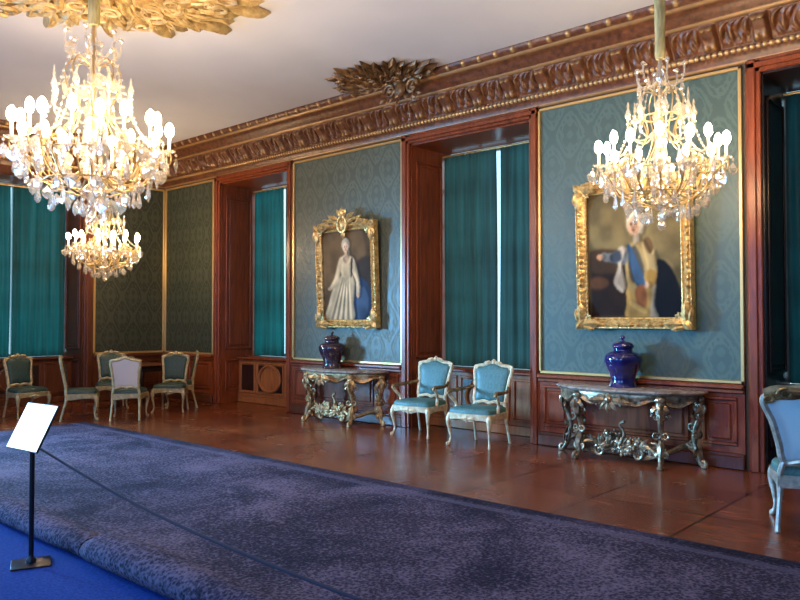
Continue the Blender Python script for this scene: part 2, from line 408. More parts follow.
# niche linings, sill, radiator cover, window, curtains
def curtain_mesh(x0,x1,z0,z1,y,amp,folds,seed,M=None,t0=0,t1=0):
    r=random.Random(seed); n=folds*10; ph=[r.uniform(0,6) for _ in range(4)]
    P=[]
    nz=14
    for i in range(n+1):
        t=i/n; row=[]
        for j in range(nz+1):
            s=j/nz; th=t*folds*2*PI
            yy=y+amp*(.7*math.sin(th+.5*math.sin(t*7+ph[0]))+.4*math.sin(th*.43+ph[1]+s*1.1))*(.75+.25*s)
            xa=x0+t0*s; xb=x1+t1*s; xx=xa+(xb-xa)*t+.012*math.sin(s*3+ph[2]+t*9)
            row.append((xx,yy,z1+(z0-z1)*s))
        P.append(row)
    return MB().grid(P,M)
def niche(a,b_,idx,labels,M=None,cm=curt_m,front=wood_or,lin=wood,gapx=None,curtains=True):
    """everything inside one window recess; M places it (x along wall, +y outward)"""
    def B(m,name,ma,**k):
        if M is not None: m.v=[tuple(M@Vector(v)) for v in m.v]
        return m.build(name,ma,**k)
    W=b_-a; m=MB()
    # reveals + soffit
    m.box(a,a+.03,0,DN+.1,0,ZN); m.box(b_-.03,b_,0,DN+.1,0,ZN); m.box(a,b_,0,DN+.1,ZN-.03,ZN)
    for sx,x in ((1,a+.03),(-1,b_-.03)):
        for z0,z1 in ((.98,3.85),(.22,.80)):
            y0,y1=.09,DN-.08; fr=.035
            for (p,q,r,s) in ((y0,y1,z1-fr,z1),(y0,y1,z0,z0+fr),(y0,y0+fr,z0,z1),(y1-fr,y1,z0,z1)):
                m.bbox(min(x,x+sx*.022),max(x,x+sx*.022),p,q,r,s,.006)
            m.bbox(min(x,x+sx*.014),max(x,x+sx*.014),y0+.08,y1-.08,z0+.08,z1-.08,.006)
    B(m,'trim_recess_%d'%idx,lin,kind='structure')
    m=MB(); m.bbox(a+.03,b_-.03,DN-.42,DN+.1,.80,.845,.012); B(m,'trim_sill_%d'%idx,lin,kind='structure')
    # window
    fy=DN+.10; m=MB(); t=.06; z0,z1=.845,ZN-.03
    m.bbox(a+.03,a+.03+t,fy,fy+.06,z0,z1,.006); m.bbox(b_-.03-t,b_-.03,fy,fy+.06,z0,z1,.006)
    m.bbox(a+.03,b_-.03,fy,fy+.06,z0,z0+t,.006); m.bbox(a+.03,b_-.03,fy,fy+.06,z1-t,z1,.006)
    c=(gapx+.10) if gapx is not None else (a+b_)/2; m.bbox(c-.045,c+.045,fy-.01,fy+.07,z0,z1,.006)
    for k in range(1,6):
        z=z0+(z1-z0)*k/6; (m.bbox(a+.09,b_-.09,fy+.01,fy+.05,z-.02,z+.02,.004) if gapx is None else (m.bbox(a+.09,gapx-.26,fy+.01,fy+.05,z-.02,z+.02,.004),m.bbox(gapx+.10,b_-.09,fy+.01,fy+.05,z-.02,z+.02,.004)))
    for x in ((a+.09+c)/2,(b_-.09+c)/2): m.bbox(x-.018,x+.018,fy+.01,fy+.05,z0,z1,.004) if gapx is None or abs(x-gapx+.15)>.12 else None
    wo=B(m,'window_%d'%idx,mat_white,kind='structure')
    g=MB().box(a+.05,b_-.05,fy+.028,fy+.032,z0+.02,z1-.02); go=B(g,'glass',pane_m,smooth=False); go.parent=wo
    c=(a+b_)/2
    if not curtains: return
    # curtains: one thing per side
    gx=gapx if gapx is not None else c
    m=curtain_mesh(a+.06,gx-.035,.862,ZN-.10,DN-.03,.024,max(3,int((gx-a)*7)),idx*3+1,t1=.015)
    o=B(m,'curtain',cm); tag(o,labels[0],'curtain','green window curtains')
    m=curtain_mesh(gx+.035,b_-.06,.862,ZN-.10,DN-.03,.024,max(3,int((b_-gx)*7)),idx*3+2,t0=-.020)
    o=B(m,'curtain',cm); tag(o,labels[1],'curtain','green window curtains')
    m=MB().tube([(a+.03,DN-.03,ZN-.085),(b_-.03,DN-.03,ZN-.085)],.014); o=B(m,'curtain_rod',gold_strip); tag(o,labels[3],'curtain rod','curtain rods')
    # radiator cover under the sill
    root=bpy.data.objects.new('radiator_cover',None); col.objects.link(root); tag(root,labels[2],'radiator cover','panelled radiator covers')
    fy=DN-.36; 
    m=MB(); m.box(a+.03,b_-.03,fy,fy+.05,0,.80); m.bbox(a+.03,b_-.03,fy-.025,fy,0,.13,.01)
    q=[(a+.10,a+.55),(a+.60,b_-.60),(b_-.55,b_-.10)]
    for (p,s) in q:
        fr=.035
        for (x0,x1,zz0,zz1) in ((p,s,.715,.75),(p,s,.18,.215),(p,p+fr,.215,.715),(s-fr,s,.215,.715)): m.bbox(x0,x1,fy-.018,fy,zz0,zz1,.006)
    o=B(m,'front_panel',front); o.parent=root
    m=MB(); pts=[(c+.30*math.cos(u*2*PI/40),fy-.018,.465+.235*math.sin(u*2*PI/40)) for u in range(40)]
    m.tube(pts,.026,8,closed=True,up=(0,1,0)); o=B(m,'carved_ring',front); o.parent=root
    m=MB(); m.box(q[1][0]+.05,q[1][1]-.05,fy-.006,fy,.23,.70); (m.box(q[0][0]+.05,q[0][1]-.05,fy-.006,fy,.23,.70) if idx==1 else None)
    o=B(m,'grille',wood_vdk,smooth=False); o.parent=root
    m=MB(); ctr=[(c+.27*math.cos(u*2*PI/40),fy-.008,.465+.21*math.sin(u*2*PI/40)) for u in range(40)]
    m.add([(c,fy-.012,.465)]+ctr,[(0,k+1,(k+1)%40+1) for k in range(40)]); o=B(m,'ring_medallion',front); o.parent=root
mat_white=mat('painted_window_wood',base=(.35,.40,.42),rough=.5)
def NL(w): return ['left green curtain of the '+w,'right green curtain of the '+w,'carved wooden radiator cover under the '+w,'thin rod above the curtains of the '+w]
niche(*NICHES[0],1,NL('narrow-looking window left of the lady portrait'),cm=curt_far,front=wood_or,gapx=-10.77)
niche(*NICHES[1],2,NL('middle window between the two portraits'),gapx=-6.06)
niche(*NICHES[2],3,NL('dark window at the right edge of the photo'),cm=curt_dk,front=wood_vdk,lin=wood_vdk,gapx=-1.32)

# west (far) wall: local x runs along -Y ... built with a rotation matrix about z
MW=Matrix.Translation((XW,0,0))@Matrix.Rotation(PI/2,4,'Z')   # local x -> world y, local y(out) -> world -x
def WB(m,name,ma,**k):
    m.v=[tuple(MW@Vector(v)) for v in m.v]; return m.build(name,ma,**k)
WN=[(-3.78,-1.66),(-8.1,-6.0)]
m=MB(); ys=[YB]+[WN[1][0],WN[1][1],WN[0][0],WN[0][1]]+[.95]
for i in range(0,6,2): m.box(ys[i],ys[i+1],0,.95,0,ZC)
for a,b_ in WN: m.box(a,b_,0,.95,ZN,ZC)
WB(m,'wall_west',wall_m,smooth=False,kind='structure')
for i,(a,b_) in enumerate([(-1.50,-.02),(-5.85,-3.93),(YB,-8.25)]):
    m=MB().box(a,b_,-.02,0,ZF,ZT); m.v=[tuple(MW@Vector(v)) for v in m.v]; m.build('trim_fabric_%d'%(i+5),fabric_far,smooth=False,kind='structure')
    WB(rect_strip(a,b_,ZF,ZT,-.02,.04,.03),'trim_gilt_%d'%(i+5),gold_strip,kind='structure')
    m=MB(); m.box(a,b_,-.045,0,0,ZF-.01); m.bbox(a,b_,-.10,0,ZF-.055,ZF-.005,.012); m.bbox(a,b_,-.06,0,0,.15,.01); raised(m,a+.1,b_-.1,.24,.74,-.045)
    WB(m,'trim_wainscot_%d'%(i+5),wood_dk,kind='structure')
for i,(a,b_) in enumerate(WN):
    m=profile_post(a-.13,a+.015,0,ZN+.12); m.bbox(b_-.015,b_+.16,-.05,0,0,ZN+.12,.008); m.bbox(b_+.03,b_+.13,-.075,-.05,0,ZN+.12,.008)
    m.bbox(a-.13,b_+.13,-.05,0,ZN-.01,ZN+.13,.008)
    WB(m,'trim_architrave_%d'%(i+4),wood_dk,kind='structure')
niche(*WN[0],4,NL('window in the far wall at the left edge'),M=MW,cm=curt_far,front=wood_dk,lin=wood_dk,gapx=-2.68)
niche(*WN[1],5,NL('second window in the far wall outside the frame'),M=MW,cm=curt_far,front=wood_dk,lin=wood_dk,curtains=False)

# remaining shell: south wall with window openings, east wall
SN=[(-11.8,-9.8),(-7.1,-5.0),(-2.4,-.3)]
m=MB(); xs=[XW]+[x for n in SN for x in n]+[XR]
for i in range(0,len(xs),2): m.box(xs[i],xs[i+1],YB-.5,YB,0,ZC)
for a,b_ in SN: m.box(a,b_,YB-.5,YB,4.0,ZC); m.box(a,b_,YB-.5,YB,0,.85)
m.build('wall_south',wall_m,smooth=False,kind='structure')
MB().box(XR,XR+.2,YB-.5,.95,0,ZC).build('wall_east',wall_m,smooth=False,kind='structure')
for i,(a,b_) in enumerate(SN):
    m=MB(); m.bbox(a,a+.06,YB-.4,YB-.34,.85,4,.006); m.bbox(b_-.06,b_,YB-.4,YB-.34,.85,4,.006); m.bbox(a,b_,YB-.4,YB-.34,.85,.92,.006); m.bbox(a,b_,YB-.4,YB-.34,3.94,4,.006)
    c=(a+b_)/2; m.bbox(c-.04,c+.04,YB-.4,YB-.34,.85,4,.006)
    for k in range(1,5): z=.85+3.15*k/5; m.bbox(a,b_,YB-.39,YB-.35,z-.02,z+.02,.004)
    wo=m.build('window_%d'%(i+6),mat_white,kind='structure')
    MB().box(a+.03,b_-.03,YB-.372,YB-.368,.88,3.97).build('glass',pane_m,wo,smooth=False)

# ------------------------------------------------------------------ cornice
def cornice(name,x0,x1,M=None,step=.0125,off=0.0):
    # profile: (out, z, kind)   kind drives relief and gilding
    ctrl=[(.0,4.19,'s'),(.035,4.195,'g'),(.040,4.215,'g'),(.045,4.225,'s'),(.06,4.305,'s'),(.075,4.315,'b'),(.090,4.33,'b'),(.080,4.345,'b'),
          (.07,4.36,'s'),(.08,4.375,'f'),(.11,4.43,'f'),(.16,4.50,'f'),(.215,4.555,'f'),(.25,4.585,'f'),(.27,4.60,'s'),(.30,4.605,'g'),(.31,4.625,'g'),
          (.315,4.635,'s'),(.34,4.65,'s'),(.37,4.70,'s'),(.42,4.745,'s'),(.455,4.755,'g'),(.465,4.775,'g'),(.47,4.785,'s'),(.50,4.80,'d'),(.525,4.83,'d'),(.53,4.862,'s')]
    rows=[]
    for i in range(len(ctrl)-1):
        a=ctrl[i];b=ctrl[i+1]; k=4 if (a[2]=='f' and b[2] in 'fs') else 1
        for j in range(k): t=j/k; rows.append((a[0]+(b[0]-a[0])*t,a[1]+(b[1]-a[1])*t,a[2]))
    rows.append(ctrl[-1])
    n=int((x1-x0)/step); xs=np.linspace(x0,x1,n+1); P=[];G=[]
    R=np.array([(r[0],r[1]) for r in rows]); kinds=[r[2] for r in rows]; m=len(rows)
    T=np.gradient(R,axis=0); T/=np.linalg.norm(T,axis=1)[:,None]; Nn=np.stack([T[:,1],-T[:,0]],1)  # outward-down normal
    fi=[i for i,k in enumerate(kinds) if k=='f']; f0,f1=fi[0],fi[-1]
    per=.50
    X=xs; u=((X-off)/per)%1.0; du=np.minimum(u,1-u)*per   # distance to bracket centre
    V=np.zeros((n+1,m)); Gt=np.zeros((n+1,m))
    for j,k in enumerate(kinds):
        if k=='b': V[:,j]=.014*np.abs(np.sin(PI*X/.062)); Gt[:,j]=(np.abs(np.sin(PI*X/.062))>.55)*.9
        elif k=='g': Gt[:,j]=.38
        elif k=='d': V[:,j]=.022*np.clip(np.cos(2*PI*X/.25)-.6,0,1)*2.2; Gt[:,j]=np.clip(np.cos(2*PI*X/.25)-.75,0,1)*3.2
        elif k=='f':
            s=(j-f0)/(f1-f0)
            br=np.clip((.085-du)/.02,0,1)*(.035+.035*math.sin(PI*s)**.5)
            eyes=np.exp(-((du-.035)**2)/.00035)*(math.exp(-((s-.18)/.09)**2)+math.exp(-((s-.88)/.09)**2))
            lf=(np.abs(np.sin(X*2*PI/.167+3.2*math.sin(s*PI)+1))*np.abs(np.cos(X*2*PI/.25-4*s)))
            vein=.5+.5*np.sin(X*95+14*s*np.sign(.5-u))
            mk=np.clip((du-.095)/.02,0,1)*math.sin(PI*min(1,max(0,s)))**.5
            V[:,j]=br+.03*eyes+mk*(.042*lf+.010*vein)
            Gt[:,j]=np.clip(eyes*1.0,0,1)*.85+mk*np.clip(lf*1.6-1.0,0,1)*.35
    vs=np.zeros((n+1,m,3)); vs[:,:,0]=X[:,None]; vs[:,:,1]=-(R[:,0][None,:]+V*Nn[:,0][None,:]); vs[:,:,2]=R[:,1][None,:]+V*Nn[:,1][None,:]
    me=bpy.data.meshes.new(name); vv=vs.reshape(-1,3)
    if M is not None: vv=np.array([tuple(M@Vector(v)) for v in vv])
    idx=np.arange((n+1)*m).reshape(n+1,m)
    fs=np.stack([idx[:-1,:-1],idx[:-1,1:],idx[1:,1:],idx[1:,:-1]],-1).reshape(-1,4)
    me.from_pydata([tuple(v) for v in vv],[],[tuple(int(q) for q in f) for f in fs]); me.update()
    me.polygons.foreach_set('use_smooth',[True]*len(me.polygons))
    at=me.attributes.new('gilt','FLOAT','POINT'); at.data.foreach_set('value',np.clip(Gt,0,1).reshape(-1).astype(np.float32))
    me.materials.append(cornice_m); o=bpy.data.objects.new(name,me); col.objects.link(o); o['kind']='structure'; return o
cornice('trim_cornice_north',XW,XR,off=-2.78)
cornice('trim_cornice_west',YB,0,MW,step=.02)

# ------------------------------------------------------------------ gilded ceiling ornaments
def ornament(name,c,R,teeth,a0,a1,seed,mt,label,thick=.10,z=ZC,inner=0.12):
    r=random.Random(seed); o=thing(name,label,'ceiling ornament',(c[0],c[1],z),0)
    N_=teeth*10; rim=[];full=abs((a1-a0)-2*PI)<.01
    amp=[r.uniform(.82,1.12) for _ in range(teeth//3+2)]
    P=[]; rings=18
    for i in range(N_+(0 if full else 1)):
        t=i/N_; th=a0+(a1-a0)*t; k=t*teeth; fr=k%1
        big=t*teeth/3; ab=amp[int(big)%(len(amp)-1)]*(1-(big%1))+amp[(int(big)+1)%(len(amp)-1)]*(big%1)
        tooth=1-abs(fr-.62)/.62 if fr<.62 else 1-(fr-.62)/.38
        bigt=1-abs((big%1)-.5)*2
        rr=R*(.70*ab+.17*tooth+.17*bigt)
        row=[]
        for j in range(rings+1):
            s=inner+(1-inner)*j/rings; q=rr*s
            h=thick*(.35+.65*math.sin(PI*min(1,s*.92+.02)))*(.5+.5*abs(math.sin(th*teeth/2.0+s*6))) + thick*.35*math.sin(s*22+2*math.sin(th*7))*math.sin(th*teeth/1.5)
            h=max(.008,h)*(1 if j<rings else .15)
            row.append((q*math.cos(th),q*math.sin(th),-h))
        P.append(row)
    MB().grid(P,closeu=full).build('relief',mt,o)
    # leaf layer on top
    m=MB(); nl=teeth
    for ring,(rad,L,n) in enumerate(((.66,.12,nl*2),(.55,.13,int(nl*1.6)),(.46,.15,int(nl*1.2)),(.30,.14,int(nl*.9)))):
        for k in range(n):
            th=a0+(a1-a0)*(k+.5)/n+r.uniform(-.03,.03)
            b0=Vector((rad*.9*R*math.cos(th),rad*.9*R*math.sin(th),-thick*.9))
            th2=th+r.uniform(-.30,.30)*.13/max(.13,rad*.4)*1.2
            t0=Vector(((rad+L)*R*math.cos(th2),(rad+L)*R*math.sin(th2),-thick*.55))
            m.leaf(b0,t0,R*(a1-a0)/n*rad*.34,(0,0,-1),.10)
    m.build('leaf',mt,o)
    m=MB()
    for k in range(int(teeth*.9)):
        th=a0+(a1-a0)*r.random(); q=R*r.uniform(.25,.8); e=R*r.uniform(.03,.07)
        m.scroll((q*math.cos(th),q*math.sin(th),-thick*1.05),e*1.2,1.3,r.random()*6,(1,0,0),(0,1,0),e*.26,e*.12,n=5)
    m.build('scrollwork',mt,o)
    return o
ornament('ceiling_rosette',(-6.72,-4.92),1.86,48,0,2*PI,11,gold_ceiling,'large gilded leafy rosette on the ceiling above the biggest chandelier',.13)
ornament('ceiling_leaf_cluster',(-6.98,-.50),1.0,18,PI+.1,2*PI-.1,4,gold_unlit,'gilded leaf cluster, darkened as if unlit, where the ceiling meets the cornice',.09)
# drop of foliage over the cornice under the leaf cluster
o=thing('cornice_cartouche','gilded foliage boss, darkened as if unlit, on the cornice under the leaf cluster','ornament',(-6.72,-.50,4.66))
m=MB(); rr=random.Random(3)
for k in range(26):
    th=rr.uniform(0,2*PI); q=rr.uniform(.0,.34); p=Vector((q*1.0*math.cos(th),-.04-.10*rr.random(),.02+q*.5*math.sin(th)))
    th+=rr.uniform(-.4,.4); m.leaf(p,p+Vector((.15*math.cos(th),-.03,.12*math.sin(th))),.035,(0,-1,.3),.25)
m.build('leaf',gold_unlit,o)
m=MB()
for sx in (-1,1): m.scroll((sx*.2,-.12,0),.11,1.4,0,(sx,0,0),(0,0,1),.03,.012)
m.ball((0,-.13,0),(.09,.06,.11)); m.build('shell',gold_unlit,o)

# ------------------------------------------------------------------ portraits
def smooth_mask(A,k=2):
    for _ in range(k):
        B=A.copy(); B[1:]+=A[:-1]; B[:-1]+=A[1:]; B[:,1:]+=A[:,:-1]; B[:,:-1]+=A[:,1:]; A=B/5
    return A
class Paint:
    def __init__(s,w,h,bg):
        s.w,s.h=w,h; s.V,s.U=np.meshgrid((np.arange(h)+.5)/h,(np.arange(w)+.5)/w,indexing='ij'); s.C=np.zeros((h,w,3))+np.array(bg)
    def mix(s,m,c): 
        c=np.array(c); s.C=s.C*(1-m[...,None])+c*m[...,None]
    def ell(s,cx,cy,rx,ry,c,rot=0,soft=1,a=1):
        x=s.U-cx;y=s.V-cy; ca,sa=math.cos(rot),math.sin(rot); X=(x*ca+y*sa)/rx; Y=(-x*sa+y*ca)/ry
        s.mix(smooth_mask(((X*X+Y*Y)<1)*1.0,soft)*a,c)
    def poly(s,P,c,soft=1,a=1):
        ins=np.zeros(s.U.shape,bool); n=len(P)
        for i in range(n):
            x1,y1=P[i];x2,y2=P[(i+1)%n]
            if y1==y2: continue
            ins^=((y1>s.V)!=(y2>s.V))&(s.U<(x2-x1)*(s.V-y1)/(y2-y1)+x1)
        s.mix(smooth_mask(ins*1.0,soft)*a,c)
    def spl(s,P,c,soft=1,a=1): s.poly([(p.x,p.y) for p in spline([(x,y,0) for x,y in P],6,True)],c,soft,a)
def brush(p):
    r=np.random.default_rng(3); h,w=p.h,p.w; n=np.zeros((h,w))
    for k,a in ((1,.05),(3,.06),(8,.07),(20,.09)):
        q=r.random((h//k+2,w//k+2))-.5; q=np.kron(q,np.ones((k,k)))[:h,:w]; n+=a*smooth_mask(q,k*2)*(1+k*.25)
    vig=1-.35*((p.U-.5)**2+(p.V-.55)**2)*2
    C=np.clip(p.C,0,1)**1.3*.80*np.array([1.12,1.0,.80])
    L=smooth_mask(C.mean(-1),6); e=(L-np.roll(L,3,1)); sh=1+np.clip(e*9,-.35,.30)   # modelling: light from the left
    return np.clip(C*(1+n*1.3)[...,None]*sh[...,None]*vig[...,None],0,1)
def paint_lady():
    p=Paint(110,150,(.17,.115,.065)); 
    p.ell(.3,.75,.6,.5,(.27,.19,.11),soft=14,a=.8); p.ell(.9,.2,.4,.5,(.09,.07,.06),soft=14)
    p.spl([(.60,.40),(.78,.47),(.95,.36),(1.0,.15),(.95,.0),(.58,0)],(.06,.10,.20),3)
    p.spl([(.7,.3),(.85,.36),(.93,.2),(.85,.04),(.7,.02)],(.13,.20,.33),4,.7)
    p.spl([(.37,.50),(.57,.52),(.66,.42),(.62,.20),(.60,0),(.04,0),(.10,.18),(.22,.38)],(.66,.56,.42),2)
    for k in range(9):
        x=.12+.055*k; p.spl([(x,.02),(x+.02,.02),(.40+.018*k,.46),(.39+.018*k,.46)],(.30,.26,.22) if k%2 else (.78,.68,.52),2,.6)
    p.spl([(.36,.68),(.44,.72),(.56,.72),(.64,.68),(.62,.56),(.57,.49),(.41,.49),(.37,.57)],(.76,.64,.47),2)
    p.spl([(.34,.67),(.41,.70),(.38,.55),(.30,.42),(.16,.34),(.13,.37),(.24,.48)],(.72,.60,.44),2)
    p.spl([(.60,.70),(.67,.66),(.73,.50),(.76,.38),(.74,.28),(.68,.28),(.68,.42),(.60,.56)],(.72,.60,.44),2)
    p.ell(.13,.355,.035,.018,(.62,.46,.34)); p.ell(.715,.275,.03,.03,(.62,.46,.34))
    p.spl([(.43,.72),(.57,.72),(.54,.65),(.46,.65)],(.66,.50,.38),2)
    p.poly([(.46,.70),(.53,.70),(.525,.78),(.465,.78)],(.62,.46,.34),1)
    p.ell(.492,.845,.083,.075,(.50,.46,.40)); p.ell(.492,.815,.058,.060,(.70,.54,.42))
    p.ell(.47,.822,.010,.006,(.12,.08,.06)); p.ell(.515,.822,.010,.006,(.12,.08,.06)); p.ell(.492,.783,.016,.005,(.48,.18,.14)); p.ell(.492,.80,.006,.012,(.58,.40,.30))
    p.ell(.55,.74,.018,.05,(.45,.42,.36),soft=2); p.spl([(.60,.67),(.625,.67),(.60,.5),(.58,.5)],(.10,.10,.14),1)
    return p
def paint_gent():
    p=Paint(140,160,(.20,.165,.085))
    p.ell(.65,.85,.7,.5,(.30,.25,.14),soft=16,a=.9); p.ell(.12,.15,.45,.4,(.055,.030,.018),soft=14); p.ell(.2,.45,.25,.10,(.11,.07,.04),soft=8); p.ell(.1,.28,.12,.05,(.20,.10,.05),soft=6)
    p.spl([(.70,.42),(.80,.44),(.90,.34),(.99,.14),(.98,0),(.62,0),(.66,.2)],(.018,.020,.032),2)
    p.spl([(.66,.22),(.72,.26),(.70,.10),(.74,0),(.64,0),(.62,.12)],(.42,.38,.32),2)
    p.spl([(.42,.26),(.66,.26),(.66,.10),(.63,0),(.40,0),(.41,.12)],(.46,.32,.13),2)
    p.spl([(.44,.56),(.52,.60),(.62,.58),(.70,.50),(.72,.38),(.69,.25),(.55,.20),(.42,.24),(.40,.42)],(.42,.33,.17),2)
    p.spl([(.58,.58),(.68,.56),(.73,.42),(.72,.30),(.64,.28),(.62,.42)],(.52,.42,.24),2)
    p.spl([(.62,.36),(.72,.36),(.71,.26),(.63,.25)],(.45,.30,.10),2); p.ell(.60,.255,.055,.028,(.62,.44,.32))
    p.spl([(.44,.52),(.52,.56),(.60,.40),(.58,.30),(.48,.28),(.44,.38)],(.16,.15,.13),2)
    p.spl([(.42,.54),(.47,.56),(.60,.30),(.58,.24),(.50,.28)],(.09,.17,.30),1)
    p.spl([(.14,.52),(.26,.52),(.40,.54),(.44,.50),(.40,.42),(.30,.44),(.16,.46)],(.24,.26,.28),2)
    p.spl([(.33,.55),(.42,.55),(.36,.44),(.40,.26),(.36,.20),(.27,.28),(.32,.40)],(.50,.44,.38),2)
    p.ell(.125,.49,.04,.025,(.60,.38,.26)); p.spl([(.24,.50),(.34,.54),(.36,.46),(.26,.44)],(.10,.12,.16),2)
    p.spl([(.50,.22),(.60,.25),(.62,.10),(.54,.08)],(.40,.18,.08),3); p.spl([(.44,.10),(.60,.03),(.62,.06),(.46,.13)],(.55,.40,.18),1)
    p.poly([(.49,.58),(.56,.60),(.56,.68),(.50,.68)],(.45,.40,.33),1)
    p.ell(.515,.745,.096,.092,(.66,.61,.52)); p.ell(.497,.725,.066,.072,(.74,.52,.38)); p.ell(.535,.72,.03,.06,(.60,.38,.26),soft=4,a=.6); p.ell(.50,.66,.05,.012,(.55,.36,.26),soft=3,a=.6)
    p.ell(.475,.738,.012,.007,(.12,.07,.05)); p.ell(.522,.738,.012,.007,(.12,.07,.05)); p.ell(.497,.690,.019,.006,(.50,.18,.12)); p.ell(.496,.715,.007,.016,(.60,.36,.25))
    p.ell(.575,.70,.02,.05,(.55,.50,.42),soft=2)
    p.spl([(.60,.60),(.66,.62),(.70,.54),(.66,.50)],(.24,.16,.08),1)
    p.V=p.V; p.C=np.stack([smooth_mask(p.C[...,k],1) for k in range(3)],-1); p.C=np.roll(p.C,3,1)
    return p
canvas_m=mat('oil_on_canvas',rough=.65,spec=.12,build=lambda nt,b:(lambda g:(lambda a:(setattr(a,'attribute_name','paint'),g.l(a.outputs['Color'],b.inputs['Base Color']),g.bump(g.noise(g.obj(),130,2),.15,.002,b)))(g.n('ShaderNodeAttribute')))(N(nt)))
def canvas(name,p,W,H,y,parent):
    h,w=p.h,p.w; vs=[];fs=[]
    for j in range(h+1):
        for i in range(w+1): vs.append((-W/2+W*i/w,y,-H/2+H*j/h))
    for j in range(h):
        for i in range(w): a=j*(w+1)+i; fs.append((a,a+1,a+w+2,a+w+1))
    me=bpy.data.meshes.new(name); me.from_pydata(vs,[],fs); me.materials.append(canvas_m)
    ca=me.color_attributes.new('paint','FLOAT_COLOR','CORNER'); 
    C=np.concatenate([brush(p),np.ones((h,w,1))],-1).reshape(-1,1,4).repeat(4,1).astype(np.float32)
    ca.data.foreach_set('color',C.reshape(-1)); o=bpy.data.objects.new(name,me); col.objects.link(o); o.parent=parent; return o
def frame_side(m,L0,p,M):
    """mitred carved frame member along local x, inner edge at v=0 outer v=w; profile p list (v,h)"""
    n=int(L0/.012); rows=[]
    for i in range(n+1):
        t=i/n; row=[]
        for (v,h,k) in p:
            x=-(L0/2+v)+(L0+2*v)*t
            hh=h
            if k==1: hh+=.010*abs(math.sin(x*62))
            if k==2: hh+=.012*(math.sin(x*38)*math.sin(x*17+1))+.008*math.sin(x*90)
            row.append((x,-hh,v))
        rows.append(row)
    m.grid(rows,M)
def framed_portrait(name,label,cx,cz,W,H,fw,p,crest,tilt=.045):
    o=thing(name,label,'framed painting',(cx,-.085,cz),0)
    o.rotation_euler=(tilt,0,0)
    canvas('canvas',p,W+.01,H+.01,-.03,o)
    pr=[(0,.028,0),(.004,.045,1),(.018,.05,1),(.03,.038,0),(.05,.05,0),(.07,.075,2),(.09,.09,2),(.10,.088,2),(.115,.07,0),(.125,.08,1),(.135,.08,1),(.15,.04,0),(.15,0,0)]
    pr=[(v*fw/.15,h,k) for v,h,k in pr]
    m=MB()
    frame_side(m,W,pr,Matrix.Translation((0,0,H/2)))
    frame_side(m,W,pr,Matrix.Translation((0,0,-H/2))@Matrix.Rotation(PI,4,'Y'))
    frame_side(m,H,pr,Matrix.Translation((W/2,0,0))@Matrix.Rotation(PI/2,4,'Y'))
    frame_side(m,H,pr,Matrix.Translation((-W/2,0,0))@Matrix.Rotation(-PI/2,4,'Y'))
    m.box(-W/2-.05,W/2+.05,-.025,0,-H/2-.05,H/2+.05)
    m.build('frame',gold_frame,o)
    for sx in (-1,1):
        for sz in (-1,1):
            m=MB(); c=Vector((sx*(W/2+fw*.5),-.09,sz*(H/2+fw*.5)))
            m.ball(tuple(c),(.055,.03,.055))
            for q,(ax,az) in enumerate(((-sx,0),(0,-sz))):
                d=Vector((ax,0,az)); e=Vector((0,0,sz)) if q==0 else Vector((sx,0,0))
                m.leaf(c-d*.02,c+d*.26,.055,(0,-1,0),.12); m.leaf(c+e*.03,c+d*.17+e*.07,.03,(0,-1,0),.18)
                m.scroll(c+d*.12+e*.035,.045,1.3,0,d,e,.014,.006,n=6)
                m.scroll(c+d*.10-e*.05,.04,1.3,1,d,-e,.013,.006,n=6)
            m.leaf(c-Vector((sx,0,sz))*.05,c+Vector((sx*.07,0,sz*.07)),.05,(0,-1,0),.2)
            m.build('corner_ornament',gold_frame,o)
    if crest:
        m=MB(); z=H/2+fw*.55
        pts=[(.095*math.cos(a),-.10,z+.03+.12*math.sin(a)) for a in np.linspace(0,2*PI,28,endpoint=False)]
        m.tube(pts,.022,7,closed=True,up=(0,1,0)); m.ball((0,-.09,z+.03),(.075,.035,.10))
        for sx in (-1,1):
            m.tube(spline([(sx*.10,-.09,z+.02),(sx*.20,-.09,z+.09),(sx*.33,-.09,z+.10),(sx*.42,-.08,z+.03),(sx*.52,-.08,z-.02),(sx*.60,-.07,z-.03)],5),lerp([.03,.034,.03,.025,.03,.015],26),7)
            m.scroll((sx*.38,-.10,z+.06),.07,1.4,1,(sx,0,0),(0,0,1),.02,.008)
            m.scroll((sx*.15,-.10,z+.12),.06,1.4,2,(-sx,0,0),(0,0,1),.018,.008)
            m.leaf((sx*.08,-.10,z+.10),(sx*.30,-.10,z+.19),.04,(0,-1,0),.2); m.leaf((sx*.25,-.09,z+.0),(sx*.5,-.09,z+.08),.04,(0,-1,0),.2)
            m.leaf((sx*.03,-.10,z+.14),(sx*.10,-.10,z+.27),.035,(0,-1,0),.15)
        m.leaf((0,-.11,z+.12),(0,-.09,z+.30),.05,(0,-1,0),.15); m.ball((0,-.11,z+.17),(.035,.03,.035)); m.leaf((0,-.10,z-.06),(0,-.08,z-.19),.05,(0,-1,0),.15)
        m.build('crest',gold_frame,o)
    return o
framed_portrait('portrait_painting','gilt framed portrait of a standing lady in a white dress with carved crest',-8.28,2.22,1.06,1.36,.125,paint_lady(),True)
framed_portrait('portrait_painting','gilt framed portrait of a white-wigged man with blue sash and outstretched hand',-3.675,2.28,1.10,1.42,.135,paint_gent(),False,.035)

